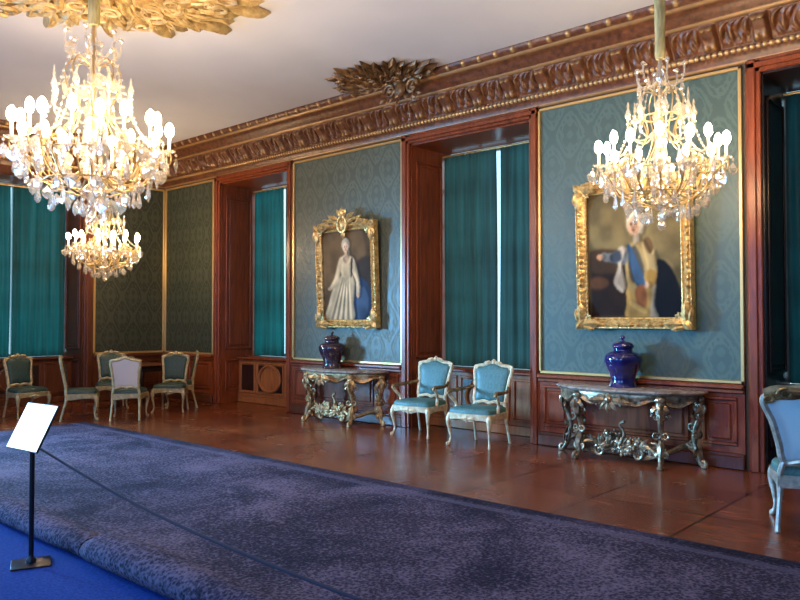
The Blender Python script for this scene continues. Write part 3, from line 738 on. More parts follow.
# ------------------------------------------------------------------ vases
def vase(x,y,z,ma,label):
    o=thing('lidded_vase',label,'vase',(x,y,z),0,'lidded vases on console tables')
    pr=[(.001,0),(.140,0),(.147,.012),(.140,.03),(.133,.06),(.134,.10),(.150,.15),(.180,.21),(.203,.27),(.207,.31),(.194,.345),(.155,.375),(.118,.388),(.105,.40),(.108,.43),(.112,.436)]
    MB().lathe([(p.x,p.y) for p in spline([(a,b,0) for a,b in pr],3)],36).build('body',ma,o)
    pr=[(.118,.432),(.122,.44),(.118,.455),(.105,.475),(.07,.492),(.03,.50),(.018,.505),(.014,.515),(.024,.53),(.028,.542),(.02,.556),(.006,.564),(.001,.565)]
    MB().lathe([(p.x,p.y) for p in spline([(a,b,0) for a,b in pr],3)],36).build('lid',ma,o)
    return o
CT=.80
vase(-3.722,-.27,CT+.003,vase_blue,'glossy cobalt blue lidded vase on the console below the man portrait')
vase(-8.44,-.27,CT+.003,vase_warm,'dark lidded vase, purple-tinted for warm reflections, on the console below the lady portrait')

# ------------------------------------------------------------------ console tables
def outline(k=1.0,inset=0):
    # serpentine plan, back edge on y=0
    P=[(-.85,-.02),(-.86,-.18),(-.78,-.30),(-.65,-.40),(-.52,-.50),(-.36,-.53),(-.2,-.57),(0,-.60),(.2,-.57),(.36,-.53),(.52,-.50),(.65,-.40),(.78,-.30),(.86,-.18),(.85,-.02)]
    q=[(x*(1-inset/.85),y*(1-inset/.6) if y<-.05 else y) for x,y in P]
    return spline([(x,y,0) for x,y in q],4)
def console(x,ma,label):
    o=thing('console_table',label,'console table',(x,-.085,0),0,'carved gilt console tables')
    # top
    m=MB(); lay=[(.035,CT-.045),(.012,CT-.035),(0,CT-.02),(.006,CT-.006),(.02,CT)]
    R=[[(p.x,p.y,z) for p in outline(inset=i)] for i,z in lay]; n=len(R[0]); vs=[v for r in R for v in r]; fs=[]
    for a in range(len(R)-1):
        for k in range(n): fs.append((a*n+k,a*n+(k+1)%n,(a+1)*n+(k+1)%n,(a+1)*n+k))
    fs.append(tuple(range(n-1,-1,-1))); fs.append(tuple((len(R)-1)*n+k for k in range(n)))
    m.add(vs,fs); m.build('tabletop',marble,o)
    # apron with scalloped lower edge
    O=outline(inset=.06); m=MB(); P=[]; N_=len(O)
    for i,p in enumerate(O):
        t=i/(N_-1); dz=.105+.035*math.cos(t*2*PI*5)+(.03 if abs(t-.5)<.06 else 0); row=[]
        for s,ofs in ((0,.0),(.25,-.012),(.6,.006),(.9,-.014),(1,.0),(1,.02)):
            c=Vector((p.x,p.y,0)); d=c.normalized(); c=c-d*ofs+d*.004*math.sin(i*2.1+s*9); row.append((c.x,c.y,CT-.045-dz*s))
        P.append(row)
    m.grid(P); m.build('apron',ma,o)
    # central cartouche and swags
    def carv(px,py,z,sc,dirv):
        m=MB(); d=Vector(dirv).normalized(); s=Vector((0,0,1)).cross(d); c=Vector((px,py,z))
        m.ball(tuple(c+d*.02),.035*sc)
        for sg in (-1,1):
            m.scroll(c+s*sg*.07*sc+d*.02,.045*sc,1.4,0,s*sg,(0,0,1),.014*sc,.006*sc,n=6)
            m.scroll(c+s*sg*.13*sc+d*.02-Vector((0,0,.02)),.035*sc,1.3,2,s*sg,(0,0,-1),.012*sc,.005*sc,n=6)
            m.leaf(c+s*sg*.02+d*.02,c+s*sg*.20*sc+d*.02+Vector((0,0,-.02)),.028*sc,d,.15)
            m.leaf(c+d*.02,c+s*sg*.08*sc+d*.02+Vector((0,0,-.09*sc)),.022*sc,d,.15)
        m.leaf(c+d*.02,c+d*.03+Vector((0,0,-.11*sc)),.03*sc,d,.15); m.leaf(c+d*.02,c+d*.03+Vector((0,0,.06*sc)),.03*sc,d,.1)
        return m
    carv(0,-.57,CT-.11,1.25,(0,-1,0)).build('cartouche',ma,o)
    # legs: S scrolls
    for (lx,ly,ox,oy) in ((-.43,-.42,-.25,-1),(.50,-.42,.3,-1),(-.75,-.10,-1,-.2),(.75,-.10,1,-.2)):
        d=Vector((ox,oy,0)).normalized(); b=Vector((lx,ly,0)); m=MB(); s=Vector((0,0,1)).cross(d)
        ctrl=[(.0,.72,.052),(.035,.66,.056),(.045,.58,.046),(.015,.48,.034),(-.02,.38,.032),(-.025,.29,.030),(-.01,.20,.032),(.015,.11,.034),(.045,.045,.030),(.07,.028,.024)]
        pts=spline([b+d*a+Vector((0,0,z)) for a,z,_ in ctrl],5); m.tube(pts,lerp([c[2]*.92 for c in ctrl],len(pts)),9)
        m.scroll(b+d*.07+Vector((0,0,.045)),.04,1.2,-PI/2,d,(0,0,1),.024,.010)
        m.scroll(b+d*.05+Vector((0,0,.62)),.075,1.5,PI*.6,d,(0,0,1),.026,.010)
        m.scroll(b-d*.05+Vector((0,0,.42)),.055,1.3,PI,-d,(0,0,1),.018,.008); m.scroll(b-d*.06+Vector((0,0,.24)),.05,1.3,0,-d,(0,0,-1),.018,.008)
        m.leaf(b+d*.06+Vector((0,0,.70)),b+d*.04+Vector((0,0,.45)),.05,d,.12); m.leaf(b-d*.0+Vector((0,0,.30)),b+d*.05+Vector((0,0,.08)),.035,d,.12)
        for (hz,rr_,tt) in ((.53,.05,0),(.34,.045,PI),(.15,.05,1.5)):
            for sg in (-1,1): m.scroll(b+s*sg*.045+d*.01+Vector((0,0,hz)),rr_,1.3,tt,s*sg,(0,0,1),.015,.007,n=6)
        for sg in (-1,1):
            m.leaf(b+d*.05+Vector((0,0,.66)),b+s*sg*.10+d*.03+Vector((0,0,.56)),.035,d,.2); m.leaf(b+Vector((0,0,.2)),b+s*sg*.07+Vector((0,0,.10)),.025,d,.2)
        m.ball(tuple(b+d*.03+Vector((0,0,.705))),(.062,.062,.045)); m.bbox(b.x-.03,b.x+.03,b.y-.03,b.y+.03,0,.03,.008,Matrix.Translation(d*.085))
        m.build('leg',ma,o)
    # stretcher: S-curves meeting in a flower basket
    m=MB()
    for sg in (-1,1):
        for (lx,ly) in ((.45,-.42),(.75,-.10)):
            pts=spline([(sg*lx,ly,.14),(sg*(lx-.12),ly+.03,.20),(sg*(lx-.26),-.30,.13),(sg*.26,-.32,.07),(sg*.14,-.33,.13),(0,-.33,.15)],5)
            m.tube(pts,lerp([.02,.03,.028,.034,.03,.03],len(pts)),8)
        m.scroll((sg*.38,-.33,.17),.075,1.5,0,(sg,0,0),(0,0,1),.024,.01); m.scroll((sg*.22,-.36,.10),.06,1.4,2,(-sg,0,0),(0,0,1),.022,.009)
        for a,h in ((.50,.24),(.34,.28),(.22,.22)): m.leaf((sg*(a-.12),-.34,.12),(sg*a,-.36,h),.035,(0,-1,.2),.2)
    m.build('stretcher',ma,o)
    m=MB(); r=random.Random(int(x*-10))
    for k in range(38):
        a=r.gauss(0,.17); h=.12+abs(r.gauss(0,.09)); y=-.33+r.uniform(-.07,.05); e=r.uniform(.028,.048)
        h=min(h,.36-.6*abs(a)); m.ball((a,y,max(h,.08)),(e,e*.8,e),7,5)
        for q in range(5): t=q*2*PI/5+r.random(); m.ball((a+e*math.cos(t),y-.012,max(h,.08)+e*math.sin(t)),e*.48,6,4)
    for k in range(16):
        a=r.uniform(-.28,.28); th=r.uniform(.2,2.9); m.leaf((a,-.34,.14),(a+.13*math.cos(th),-.38,.14+.16*math.sin(th)),.028,(0,-1,0),.25)
    m.tube(spline([(.02,-.33,.2),(.05,-.33,.32),(.0,-.33,.40),(.06,-.33,.44)],5),lerp([.02,.016,.012,.02],16),6)
    m.build('carved_flowers',ma,o)
    return o
console(-3.70,bronze_r,'ornate gilt console table, tinted as in blue daylight, with marble top beneath the man portrait')
console(-8.27,bronze_l,'ornate warm gilt console table with marble top beneath the lady portrait')

# ------------------------------------------------------------------ chairs
def chair(name,label,group,frame,seatm,backm,coverm,arms=False,H=1.0,sc=1.0,armm=None,flare=1.0,crestm=None):
    o=thing(name,label,'armchair' if arms else 'chair',(0,0,0),0,group)
    fw,bw,dp=(.31,.25,.52) if arms else (.26,.21,.46)     # half widths front/back, depth ; front is -y
    y0,y1=-dp/2,dp/2; sz=.40
    # seat rail
    def plan(k): 
        P=[(-bw*k,y1*k),(-fw*k*.99,y0*.2*k),(-fw*k,y0*.8*k),(-fw*.85*k,y0*1.0*k),(-fw*.4*k,y0*1.06*k),(0,y0*1.1*k),(fw*.4*k,y0*1.06*k),(fw*.85*k,y0*1.0*k),(fw*k,y0*.8*k),(fw*k*.99,y0*.2*k),(bw*k,y1*k)]
        return spline([(a,b,0) for a,b in P],4)
    m=MB(); P=[]
    Q=plan(1.0)+[Vector((bw*(1-2*t/8),y1,0)) for t in range(1,8)]
    n=len(Q)
    for i,p in enumerate(Q):
        t=i/len(plan(1.0)); sc_=.012*math.cos(t*2*PI*4)
        P.append([(p.x*.93,p.y*.93,sz-.065),(p.x*.99,p.y*.99,sz-.075-sc_),(p.x*1.01,p.y*1.01,sz-.05),(p.x,p.y,sz-.02),(p.x*1.015,p.y*1.015,sz),(p.x*.97,p.y*.97,sz+.006)])
    m.grid(P,closeu=True)
    m.leaf((0,y0*1.12,sz-.01),(0,y0*1.10,sz-.10),.035,(0,-1,0),.1)
    for sg in (-1,1): m.leaf((sg*.01,y0*1.13,sz-.045),(sg*.11,y0*1.1,sz-.055),.02,(0,-1,0),.1)
    m.build('seat_rail',frame,o)
    # cushion
    m=MB(); rings=[(1.0,0),(1.005,.02),(.985,.045),(.93,.062),(.8,.072),(.5,.080),(.2,.083)]
    vs=[];fs=[]
    for k,h in rings: vs += [(p.x*k*.96,p.y*k*.96,sz+h) for p in Q]
    for a in range(len(rings)-1):
        for k in range(n): fs.append((a*n+k,a*n+(k+1)%n,(a+1)*n+(k+1)%n,(a+1)*n+k))
    vs.append((0,0,sz+.084)); 
    for k in range(n): fs.append(((len(rings)-1)*n+k,(len(rings)-1)*n+(k+1)%n,len(vs)-1))
    m.add(vs,fs).build('seat',seatm,o)
    # front cabriole legs
    for sg in (-1,1):
        d=Vector((sg*.6,-1,0)).normalized(); b=Vector((sg*fw*.9,y0*.86,0)); m=MB()
        c=[(.0,sz-.02,.036),(.022,sz-.07,.036),(.030,sz-.13,.027),(.012,sz-.21,.018),(-.004,.11,.013),(.004,.06,.013),(.024,.022,.018),(.036,.012,.018)]
        pts=spline([b+d*a+Vector((0,0,z)) for a,z,_ in c],5); m.tube(pts,lerp([q[2] for q in c],len(pts)),9)
        m.scroll(b+d*.035+Vector((0,0,.022)),.02,1.1,-PI/2,d,(0,0,1),.013,.006,n=6); m.leaf(b+d*.035+Vector((0,0,sz-.03)),b+d*.035+Vector((0,0,sz-.15)),.022,d,.1)
        m.build('leg',frame,o)
    for sg in (-1,1):
        b=Vector((sg*bw*.94,y1*.9,0)); m=MB()
        pts=spline([b+Vector((0,0,sz)),b+Vector((0,.005,sz-.12)),b+Vector((sg*.005,.03,.2)),b+Vector((sg*.015,.075,.02)),b+Vector((sg*.015,.085,.0))],5)
        m.tube(pts,lerp([.026,.02,.015,.017,.018],len(pts)),8); m.build('leg',frame,o)
    # back
    tilt=math.radians(11 if not arms else 13); zb=sz+.10; hb=H-zb
    Wb=bw*1.02 if not arms else bw*1.08
    M=Matrix.Translation((0,y1*.92,zb))@Matrix.Rotation(-tilt,4,'X')
    f_=flare; Wt=Wb*f_; O=[(-Wb*.80,0),(-Wb*.86*(1+(f_-1)*.25),hb*.25),(-Wb*.92*(1+(f_-1)*.6),hb*.55),(-Wt,hb*.80),(-Wt*.86,hb*.90),(-Wt*.45,hb*.93),(0,hb*1.0),(Wt*.45,hb*.93),(Wt*.86,hb*.90),(Wt,hb*.80),(Wb*.92*(1+(f_-1)*.6),hb*.55),(Wb*.86*(1+(f_-1)*.25),hb*.25),(Wb*.80,0),(Wb*.3,.015),(0,-.005),(-Wb*.3,.015)]
    S=spline([(a,0,b) for a,b in O],4,True); S=[Vector((p.x,0,p.z)) for p in S]
    m=MB(); m.tube(S,.024,8,closed=True,up=(0,1,0),M=M)
    for sg in (-1,1):
        m.tube([M@Vector((sg*Wb*.80,0,.01)),Vector((sg*bw*.92,y1*.93,sz+.03)),Vector((sg*bw*.94,y1*.9,sz-.04))],.022,8)
        m.leaf((sg*.02,-.02,hb*1.0),(sg*.15,-.02,hb*.95),.026,(0,-1,0),.15,M=M); m.scroll((sg*Wb*.93,-.012,hb*.86),.03,1.2,0,(sg,0,0),(0,0,1),.013,.006,n=6,M=M)
    m.leaf((0,-.02,hb*.95),(0,-.015,hb*1.0+.045),.035,(0,-1,0),.1,M=M); m.ball((0,-.015,hb*1.0),(.028,.02,.028),M=M)
    m.build('back_frame',frame,o)
    cx=Vector((0,0,hb*.48))
    def pad(y,b,k0=.93):
        vs=[];fs=[];R=[(1,0),(.96,.5),(.85,.8),(.6,.95),(.3,1)]
        for k,h in R: vs += [tuple(cx+(p-cx)*k*k0+Vector((0,y+b*h,0))) for p in S]
        q=len(S)
        for a in range(len(R)-1):
            for k in range(q): fs.append((a*q+k,a*q+(k+1)%q,(a+1)*q+(k+1)%q,(a+1)*q+k))
        vs.append(tuple(cx+Vector((0,y+b,0)))); 
        for k in range(q): fs.append(((len(R)-1)*q+k,(len(R)-1)*q+(k+1)%q,len(vs)-1))
        return MB().add(vs,fs,M)
    pad(-.004,-.035).build('backrest',backm,o); c=pad(.006,.010,.94).build('back_cover',coverm,o); c['label']='plain pale cloth covering the outside of the chair back'
    if crestm:
        m=MB(); n_=14
        top=[(Wt*1.02*(2*t/n_-1),hb*(.90+.11*math.cos((2*t/n_-1)*PI/2)**1)+.042+.012*math.cos((2*t/n_-1)*PI*2.5)) for t in range(n_+1)]
        P=[[(a,.030,b),(a*.97,.046,b-.03),(a*.95,.046,b-.085-.02*math.cos(a*30)),(a*.94,.030,b-.11)] for a,b in top]; m.grid(P,M=M)
        for sg in (-1,1):
            m.scroll((sg*Wt*.55,.05,hb*.93),.045,1.4,0,(sg,0,0),(0,0,1),.013,.006,n=6,M=M); m.leaf((sg*.02,.05,hb*.97),(sg*Wt*.6,.05,hb*.98),.03,(0,1,0),.1,M=M); m.scroll((sg*Wt*.9,.045,hb*.86),.035,1.3,2,(sg,0,0),(0,0,1),.012,.006,n=6,M=M)
        m.build('crest',crestm,o)
    if arms:
        for sg in (-1,1):
            m=MB(); a0=M@Vector((sg*Wb*.9,0,.20)); 
            pts=spline([a0,Vector((sg*(fw+.02),y1*.45,.665)),Vector((sg*(fw+.035),-.06,.655)),Vector((sg*(fw+.03),y0*.62,.655)),Vector((sg*(fw+.03),y0*.72,.63))],5)
            m.tube(pts,lerp([.02,.022,.024,.026,.02],len(pts)),8)
            m.build('arm',armm or frame,o)
            s2=MB(); pts=spline([Vector((sg*(fw+.03),y0*.66,.65)),Vector((sg*(fw+.035),y0*.52,.59)),Vector((sg*(fw-.0),y0*.22,.50)),Vector((sg*(fw*.96),y0*.25,.41))],5)
            s2.tube(pts,lerp([.022,.02,.018,.026],len(pts)),8); s2.scroll((sg*(fw+.03),y0*.72,.635),.024,1.2,PI/2,(0,-1,0),(0,0,1),.014,.007,n=6)
            s2.build('arm_support',frame,o)
    return o
def place(o,x,y,face): o.location=(x,y,0); o.rotation_euler=(0,0,math.atan2(face[0],-face[1]))
a1=chair('armchair','carved gilt armchair with teal upholstery, nearer the left console table','gilt armchairs below the middle window',gilt_pale,up_teal,up_teal,cover_pale,True,1.01,armm=arm_dark)
place(a1,-6.53,-.42,(.06,-1))
a2=copy_tree(a1); a2['label']='carved gilt armchair with teal upholstery, right of its twin under the middle window'; place(a2,-5.47,-.56,(.06,-1))
gl='gilt side chairs around the far left corner'
c1=chair('side_chair','gilt chair with dark green back behind the white sign, leftmost in the far corner',gl,gilt_dull,up_dark,up_dark,cover_pale,False,.97)
place(c1,-12.32,-3.22,(.974,.10))
def far(lbl,x,y,f): c=copy_tree(c1); c['label']=lbl; place(c,x,y,f); return c
far('gilt side chair seen in profile facing right, second from the left',-11.48,-2.74,(.42,.91))
far('gilt side chair turned away showing its pale cloth back',-10.98,-2.22,(-.757,.60))
far('gilt side chair mostly hidden behind the pale-backed chair',-12.5,-1.72,(.886,-.40))
far('gilt side chair with dark green back facing the room, right of the dark table',-11.27,-1.30,(.70,-.70))
far('gilt side chair in profile facing left, rightmost in the far corner',-11.72,-.86,(-.51,-.86))
cr=chair('side_chair','silvery gilt chair seen from behind with pale back tinted as in blue daylight at the right edge',None,gilt_silver,up_teal,up_teal,cover_bluelit,False,1.07,flare=1.34,crestm=arm_dark)
place(cr,-1.46,-1.86,(-.26,1)); cr.scale=(1.14,1.05,1)

# ------------------------------------------------------------------ dark table in the far corner
o=thing('side_table','small dark wooden table between the chairs in the far corner','table',(-12.75,-1.0,0),0)
MB().bbox(-.50,.50,-.33,.33,.70,.73,.012).build('tabletop',wood_dk,o)
MB().bbox(-.44,.44,-.27,.27,.60,.70,.01).build('apron',wood_vdk,o)
for sx in (-1,1):
    for sy in (-1,1):
        MB().tube(spline([(sx*.40,sy*.23,.62),(sx*.43,sy*.26,.5),(sx*.40,sy*.23,.2),(sx*.43,sy*.26,0)],5),lerp([.035,.03,.015,.022],16),8).build('leg',wood_vdk,o)

# ------------------------------------------------------------------ carpet, roll, blue runner
m=MB(); P=[]
for i in range(161):
    x=-11.0+13.2*i/160; row=[]
    for j in range(41):
        t=j/40; yn=-5.69; y=-2.85+(yn+2.85)*t
        z=.016+.010*math.sin(x*1.7+y*2.1)*math.sin(y*1.3+.5)*(1 if 0<j<39 else 0)
        z=max(z,.008)
        row.append((x,y,z if 0<j else .002))
    P.append(row)
m.grid(P); o=m.build('carpet',carpet_m); tag(o,'large mottled navy and mauve carpet covering the middle of the floor','carpet')
def rollpath(x): return -5.81+.012*math.sin(x*1.3)
def rolled(x0,x1,r0,label,seed):
    r=random.Random(seed); P=[]; n=int((x1-x0)/.06)
    for i in range(n+1):
        x=x0+(x1-x0)*i/n; cy=rollpath(x); e=1-.30*max(0,1-(i*.06)/.15) ; e*=1-.12*max(0,1-((n-i)*.06)/.15)
        R=r0*e*(1+.06*math.sin(x*3.1+seed)); row=[]
        for k in range(17):
            a=PI*1.30-PI*1.55*k/16
            row.append((x,cy-R*1.35*math.cos(a)*-1,max(.002,R*.92+R*.95*math.sin(a))))
        P.append(row)
    MBx=MB().grid(P); q=17
    MBx.f.append(tuple(range(q))); MBx.f.append(tuple(n*q+k for k in range(q-1,-1,-1)))
    o=MBx.build('carpet_roll',carpet_m); tag(o,label,'rolled carpet','rolled carpet edge along the blue runner'); return o
rolled(-11.0,-4.755,.088,'rolled up carpet edge beside the sign stand, left section',1)
rolled(-4.75,2.2,.100,'rolled up carpet edge running off the bottom, right section',2)
m=MB(); P=[]
for i in range(61):
    x=-11+13.2*i/60; P.append([(x,-5.83,.003),(x,-7.4,.004)])
m.grid(P); o=m.build('runner_carpet',blue_m); tag(o,'bright blue runner carpet in the lower left corner','carpet')

# ------------------------------------------------------------------ sign stand with cord
sx_,sy_=-4.92,-6.13
o=thing('sign_stand','black floor stand holding a tilted blank white sheet given a daylight glow','sign stand',(sx_,sy_,.004),0)
Rr=Vector((.744,.668,0)); Fh=Vector((-.668,.744,0))
d=(Rr*.30-Fh*.22).normalized(); bk=(Rr*.59+Fh*.81).normalized()
c0=Rr*0; 
def P3(u,s,n=0): # u along width, s up slope, n normal out
    up=Vector((bk.x*.137*1,bk.y*.137,.266)).normalized(); nn=d.cross(up).normalized()
    return Vector((0,0,.862))+d*u+up*s+nn*n
def slab(u,s,n0,n1):
    v=[P3(a*u,b*s,n0) for a,b in ((-1,-1),(1,-1),(1,1),(-1,1))]+[P3(a*u,b*s,n1) for a,b in ((-1,-1),(1,-1),(1,1),(-1,1))]
    return MB().add(v,[(0,3,2,1),(4,5,6,7),(0,1,5,4),(1,2,6,5),(2,3,7,6),(3,0,4,7)])
slab(.185,.155,-.008,.004).build('holder',black_metal,o,smooth=False)
nn_=P3(0,0,1)-P3(0,0,0)
tocam=Vector((0,-8.13,1.55))-Vector((sx_,sy_,.86)); sgn=1 if nn_.dot(tocam)>0 else -1
(slab(.180,.150,.004,.007) if sgn>0 else slab(.180,.150,-.011,-.008)).build('sheet',paper,o,smooth=False)
MB().tube([(0,0,.01),(0,0,.80)],.0155,12).build('pole',black_metal,o)
MB().lathe([(.001,.012),(.03,.012),(.03,.03),(.018,.045),(.016,.06)],16).build('collar',black_metal,o)
a=math.atan2(Rr.y,Rr.x)+.45
MB().bbox(-.115,.115,-.105,.105,0,.012,.004,Matrix.Rotation(a,4,'Z')).build('base',black_metal,o)
pts=[(-4.91,-6.09,.728),(-4.134,-6.08,.613),(-3.49,-6.08,.545),(-2.803,-6.08,.503),(-2.042,-6.08,.478),(-1,-6.09,.47),(.4,-6.1,.53),(2.08,-6.12,.74)]
m=MB().tube(spline(pts,8),.008,8); o=m.build('sagging_rope',cord_m); tag(o,'thin dark blue barrier cord sagging away from the sign stand','rope')
o=thing('barrier_post','black barrier post at the right end of the rope, outside the frame','barrier post',(2.1,-6.12,.004))
MB().tube([(0,0,.01),(0,0,.84)],.0155,12).build('pole',black_metal,o); MB().lathe([(.001,0),(.15,0),(.15,.008),(.03,.02),(.016,.04)],24).build('base',black_metal,o)

# ------------------------------------------------------------------ chandeliers
def pendant_mesh(L,w,kind):
    m=MB()
    if kind==0:   # flat almond plate with facets
        for k,(z0,z1,ww) in enumerate(((0,-L*.22,w*.25),(-L*.26,-L,w))):
            h=(z0-z1)/2; c=(z0+z1)/2
            m.lathe([(.001,z1),(ww*.75,z1+h*.45),(ww,c+h*.05),(ww*.6,z0-h*.45),(.001,z0)],6,M=Matrix.Scale(.45,4,(0,1,0)))
    elif kind==1: # long drop
        m.lathe([(.001,-L),(w*.5,-L*.92),(w*.62,-L*.8),(w*.35,-L*.5),(w*.15,-L*.25),(.001,-L*.22)],6); m.ball((0,0,-L*.14),w*.32,6,4)
    else:         # broad leaf plate
        m.ball((0,0,-L*.12),w*.2,6,4)
        m.add([(0,0,-L*.22),(-w,0,-L*.45),(-w*.8,0,-L*.75),(0,0,-L),(w*.8,0,-L*.75),(w,0,-L*.45),(0,w*.3,-L*.55),(0,-w*.3,-L*.55)],
              [(a,b,6) for a,b in ((0,1),(1,2),(2,3),(3,4),(4,5),(5,0))]+[(b,a,7) for a,b in ((0,1),(1,2),(2,3),(3,4),(4,5),(5,0))])
    return m
_tmp=[]
def proto(m,name,ma,smooth=False):
    o=m.build(name,ma,smooth=smooth); _tmp.append(o); return o
pend=[proto(pendant_mesh(.15,.042,0),'crystal_pendant',crystal),proto(pendant_mesh(.19,.040,1),'crystal_pendant',crystal),proto(pendant_mesh(.165,.062,2),'crystal_pendant',crystal)]
bulb_p=proto(MB().lathe([(.010,0),(.024,.010),(.034,.034),(.034,.062),(.025,.092),(.007,.112)],8),'bulb',bulb_m,True)
candle_p=proto(MB().lathe([(.011,0),(.012,.10),(.010,.105)],8),'candle',candle_m,True)
pan_p=proto(MB().lathe([(.006,-.035),(.018,-.02),(.012,-.01),(.045,.0),(.052,.008),(.046,.006),(.014,.004),(.016,.02),(.010,.03)],12),'drip_pan',crystal,True)
def chandelier(label,x,y,z,R,n,k=1.0,ztop=ZC,simple=False):
    o=thing('chandelier',label,'chandelier',(x,y,z),random.random(),'lit crystal chandeliers')
    r=random.Random(n)
    # suspension sleeve
    h=(ztop-z); s0=.93*k
    MB().lathe([(.038*k,s0),(.046*k,s0+.04),(.044*k,s0+.2),(.050*k,(s0+h)/2),(.055*k,h-.05),(.09,h-.02),(.10,h)],12).build('suspension_sleeve',sleeve_m,o)
    # glass baluster stem
    pr=[(.001,-.50),(.035,-.485),(.05,-.455),(.035,-.425),(.02,-.41),(.05,-.39),(.09,-.35),(.075,-.31),(.03,-.28),(.03,-.2),(.06,-.14),(.075,-.08),(.05,-.02),(.028,.03),(.03,.12),(.055,.2),(.06,.27),(.035,.33),(.025,.42),(.05,.48),(.045,.54),(.022,.6),(.022,.70),(.045,.75),(.05,.79),(.025,.84),(.02,.93)]
    MB().lathe([(a*k,b*k) for a,b in pr],14).build('glass_stem',crystal_clear,o)
    MB().tube([(0,0,-.40*k),(0,0,.95*k)],.012*k,8).build('metal_rod',ch_gold,o)
    # gilt cage ribs
    m=MB(); nr=8
    for q in range(nr):
        th=q*2*PI/nr; D=Vector((math.cos(th),math.sin(th),0))
        c=[(.04,.62),(.14,.66),(.20,.56),(.17,.42),(.13,.28),(.20,.14),(.34,.03),(.46,-.08),(.42,-.22),(.26,-.32),(.09,-.37),(.04,-.38)]
        pts=spline([D*(a*R/.56)+Vector((0,0,b*k)) for a,b in c],4); m.tube(pts,.0058*k,5)
    for (rr,zz) in ((.46,-.08),(.34,-.27),(.17,.42)):
        m.tube([(rr*R/.56*math.cos(t),rr*R/.56*math.sin(t),zz*k) for t in np.linspace(0,2*PI,40,endpoint=False)],.007*k,5,closed=True)
    m.build('cage',ch_gold,o)
    # lit branches
    armc=[(.10,-.22),(.22,-.30),(.36,-.26),(.46,-.12),(.52,-.06),(.56,-.10),(.575,-.04),(.56,.0)]
    base=MB().tube(spline([Vector((a*R/.56,0,b*k)) for a,b in armc],4),lerp([.010,.009,.008,.008,.007,.007,.007,.010],29),6)
    base.scroll(Vector((.42*R/.56,0,-.08*k)),.05,1.3,0,(1,0,0),(0,0,1),.008,.004,n=5)
    base.leaf((.40*R/.56,0,-.2*k),(.50*R/.56,0,-.02*k),.02,(-1,0,.5),.2)
    am=None
    for q in range(n):
        th=q*2*PI/n; jz=.035*(q%2)*k; kk=1.0 if q%2==0 else .9
        if am is None: a_=base.build('arm',ch_gold,o); am=a_
        else: a_=am.copy(); col.objects.link(a_); a_.parent=o
        a_.rotation_euler=(0,0,th); a_.location=(0,0,jz); a_.scale=(kk,kk,1)
        T=Matrix.Translation
        S=Matrix.Scale(k,4)
        inst(pan_p,a_,T((R,0,0))@S); inst(candle_p,a_,T((R,0,.01))@S); inst(bulb_p,a_,T((R,0,.115*k))@S)
        for e,(dx,dy) in enumerate(((.05,0),(-.02,.045),(-.02,-.045))):
            inst(pend[(q+e)%3],a_,T((R+dx*k,dy*k,-.005))@Matrix.Rotation(r.random()*3,4,'Z')@S)
    # hanging tiers
    tiers=[(.50,-.11,20),(.41,-.22,16),(.30,-.30,12),(.17,-.36,8),(.20,.56,7),(.19,.80,6),(.33,.12,12),(.24,.02,10),(.42,.0,9)]
    cnt=0
    for rr,zz,nn in tiers:
        for q in range(nn):
            th=(q+.5*r.random())*2*PI/nn; R2=rr*R/.56
            inst(pend[r.choice((0,0,1,2))],o,Matrix.Translation((R2*math.cos(th),R2*math.sin(th),zz*k+r.uniform(-.015,.015)))@Matrix.Rotation(r.random()*6,4,'Z')@Matrix.Scale(k*r.uniform(.85,1.15),4)); cnt+=1
    # glass spires rising over the branches
    for q in range(8):
        th=(q+.5)*2*PI/8; D=Vector((math.cos(th),math.sin(th),0)); m=MB(); R2=.29*R/.56
        m.tube(spline([D*(.06*R/.56)+Vector((0,0,.30*k)),D*(.16*R/.56)+Vector((0,0,.22*k)),D*R2+Vector((0,0,.27*k)),D*R2+Vector((0,0,.36*k))],5),.009*k,6)
        zz=.36; m.lathe([(.008,0),(.022,.01),(.008,.03),(.024,.06),(.03,.085),(.016,.12),(.007,.15),(.013,.165),(.004,.20+.05*(q%2))],8,c=(D.x*R2,D.y*R2,zz*k))
        m.build('glass_spire',crystal,o)
    # crown with curled glass arms
    for q in range(6):
        th=q*2*PI/6; D=Vector((math.cos(th),math.sin(th),0)); m=MB()
        m.tube(spline([D*.03+Vector((0,0,.74*k)),D*.11*k+Vector((0,0,.68*k)),D*.19*k+Vector((0,0,.74*k)),D*.20*k+Vector((0,0,.84*k)),D*.16*k+Vector((0,0,.86*k))],5),.010*k,6)
        m.ball(tuple(D*.20*k+Vector((0,0,.86*k))),.022*k,7,5); m.build('crown_arm',crystal,o)
    # bead strands swagging from crown to branches
    for q in range(8):
        th=q*2*PI/8+.2; D=Vector((math.cos(th),math.sin(th),0)); m=MB()
        for e in range(22):
            t=e/21; rr=.18*(1-t)+.50*t; zz=.66*(1-t)+.02*t-.16*math.sin(PI*t)
            c_=D*(rr*R/.56)+Vector((0,0,zz*k)); m.ball(tuple(c_),.012*k,5,4)
            if e: m.tube([last_,c_],.003,4)
            last_=c_
        m.build('bead_strand',crystal,o,smooth=False)
    MB().lathe([(.001,-.58),(.03,-.565),(.042,-.535),(.03,-.505),(.012,-.49),(.03,-.48),(.001,-.47)],12).build('finial',crystal,o).scale=(k,k,k)
    return o
chandelier('large lit crystal chandelier hanging under the gilded ceiling rosette',-6.70,-4.90,3.13,.675,18,1.22)
chandelier('lit crystal chandelier hanging in front of the man portrait',-2.60,-1.88,2.87,.52,14,.98)
chandelier('small-looking far lit crystal chandelier, lowest of the three in the photo',-11.95,-2.14,2.74,.56,14,.98)
for t in _tmp: bpy.data.objects.remove(t)

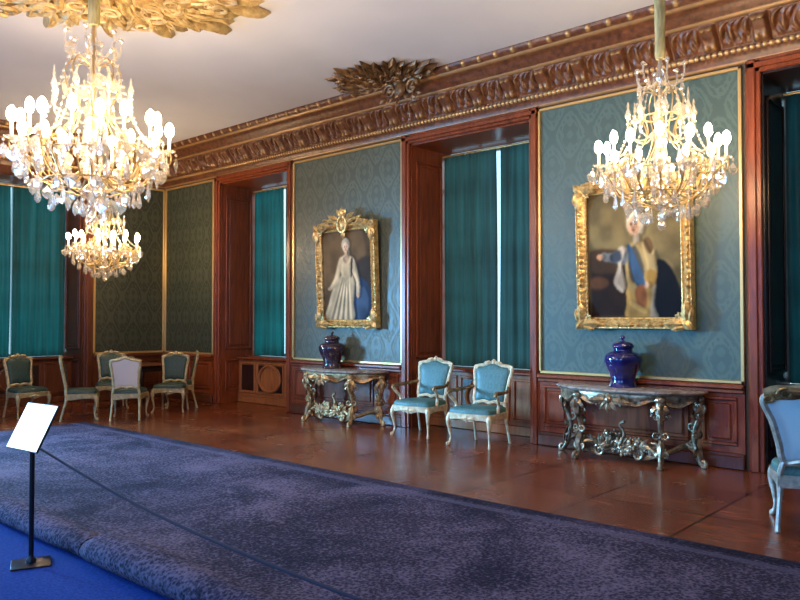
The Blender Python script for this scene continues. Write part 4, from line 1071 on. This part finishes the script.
# ------------------------------------------------------------------ lights, sky, camera
def area(x,y,z,rot,sx,sy,e,c,name):
    l=bpy.data.lights.new(name,'AREA'); l.shape='RECTANGLE'; l.size=sx; l.size_y=sy; l.energy=e; l.color=c
    o=bpy.data.objects.new(name,l); col.objects.link(o); o.location=(x,y,z); o.rotation_euler=rot; return o
# daylight coming in through the three south windows
for i,((a,b_),e) in enumerate(zip(SN,(60,200,130))):
    area((a+b_)/2,YB-.30,2.3,(PI/2,0,0),1.8,2.8,e,((.10,.36,1.0),(.08,.34,1.0),(.24,.52,1.0))[i],'window_daylight_%d'%(i+1))
# strong low daylight through the open second window of the far wall
l_=area(XW-.25,-7.05,2.0,(0,0,0),1.3,1.5,390,(.20,.56,1.0),'west_window_daylight'); l_.rotation_euler=Vector((10.3,5.6,-2.0)).to_track_quat('-Z','Y').to_euler(); l_.data.spread=math.radians(66)
w=bpy.data.worlds.new('sky'); bpy.context.scene.world=w; w.use_nodes=True
bg=w.node_tree.nodes['Background']; bg.inputs[0].default_value=(.50,.82,1,1); bg.inputs[1].default_value=2.2

sl=bpy.data.lights.new('curtain_fold_sun','SUN'); sl.energy=1.6; sl.angle=.5; sl.color=(.8,.95,1); so=bpy.data.objects.new('curtain_fold_sun',sl); col.objects.link(so); so.rotation_euler=Vector((-.75,-1,-.55)).to_track_quat('-Z','Y').to_euler()  # added sun lamp, brings out contrast in the curtain folds
cd=bpy.data.cameras.new('camera'); cam=bpy.data.objects.new('camera',cd); col.objects.link(cam)
cd.sensor_width=36; cd.lens=750/800*36; cd.clip_start=.05
pitch=math.atan(19/750); phi=math.atan(837/750*math.cos(pitch))
F=Vector((-math.cos(phi)*math.cos(pitch),math.sin(phi)*math.cos(pitch),math.sin(pitch)))
cam.location=(0,-8.13,1.55); cam.rotation_euler=F.to_track_quat('-Z','Y').to_euler()
bpy.context.scene.camera=cam
vs=bpy.context.scene.view_settings; vs.view_transform='Standard'; vs.look='None'; vs.exposure=0; vs.gamma=1
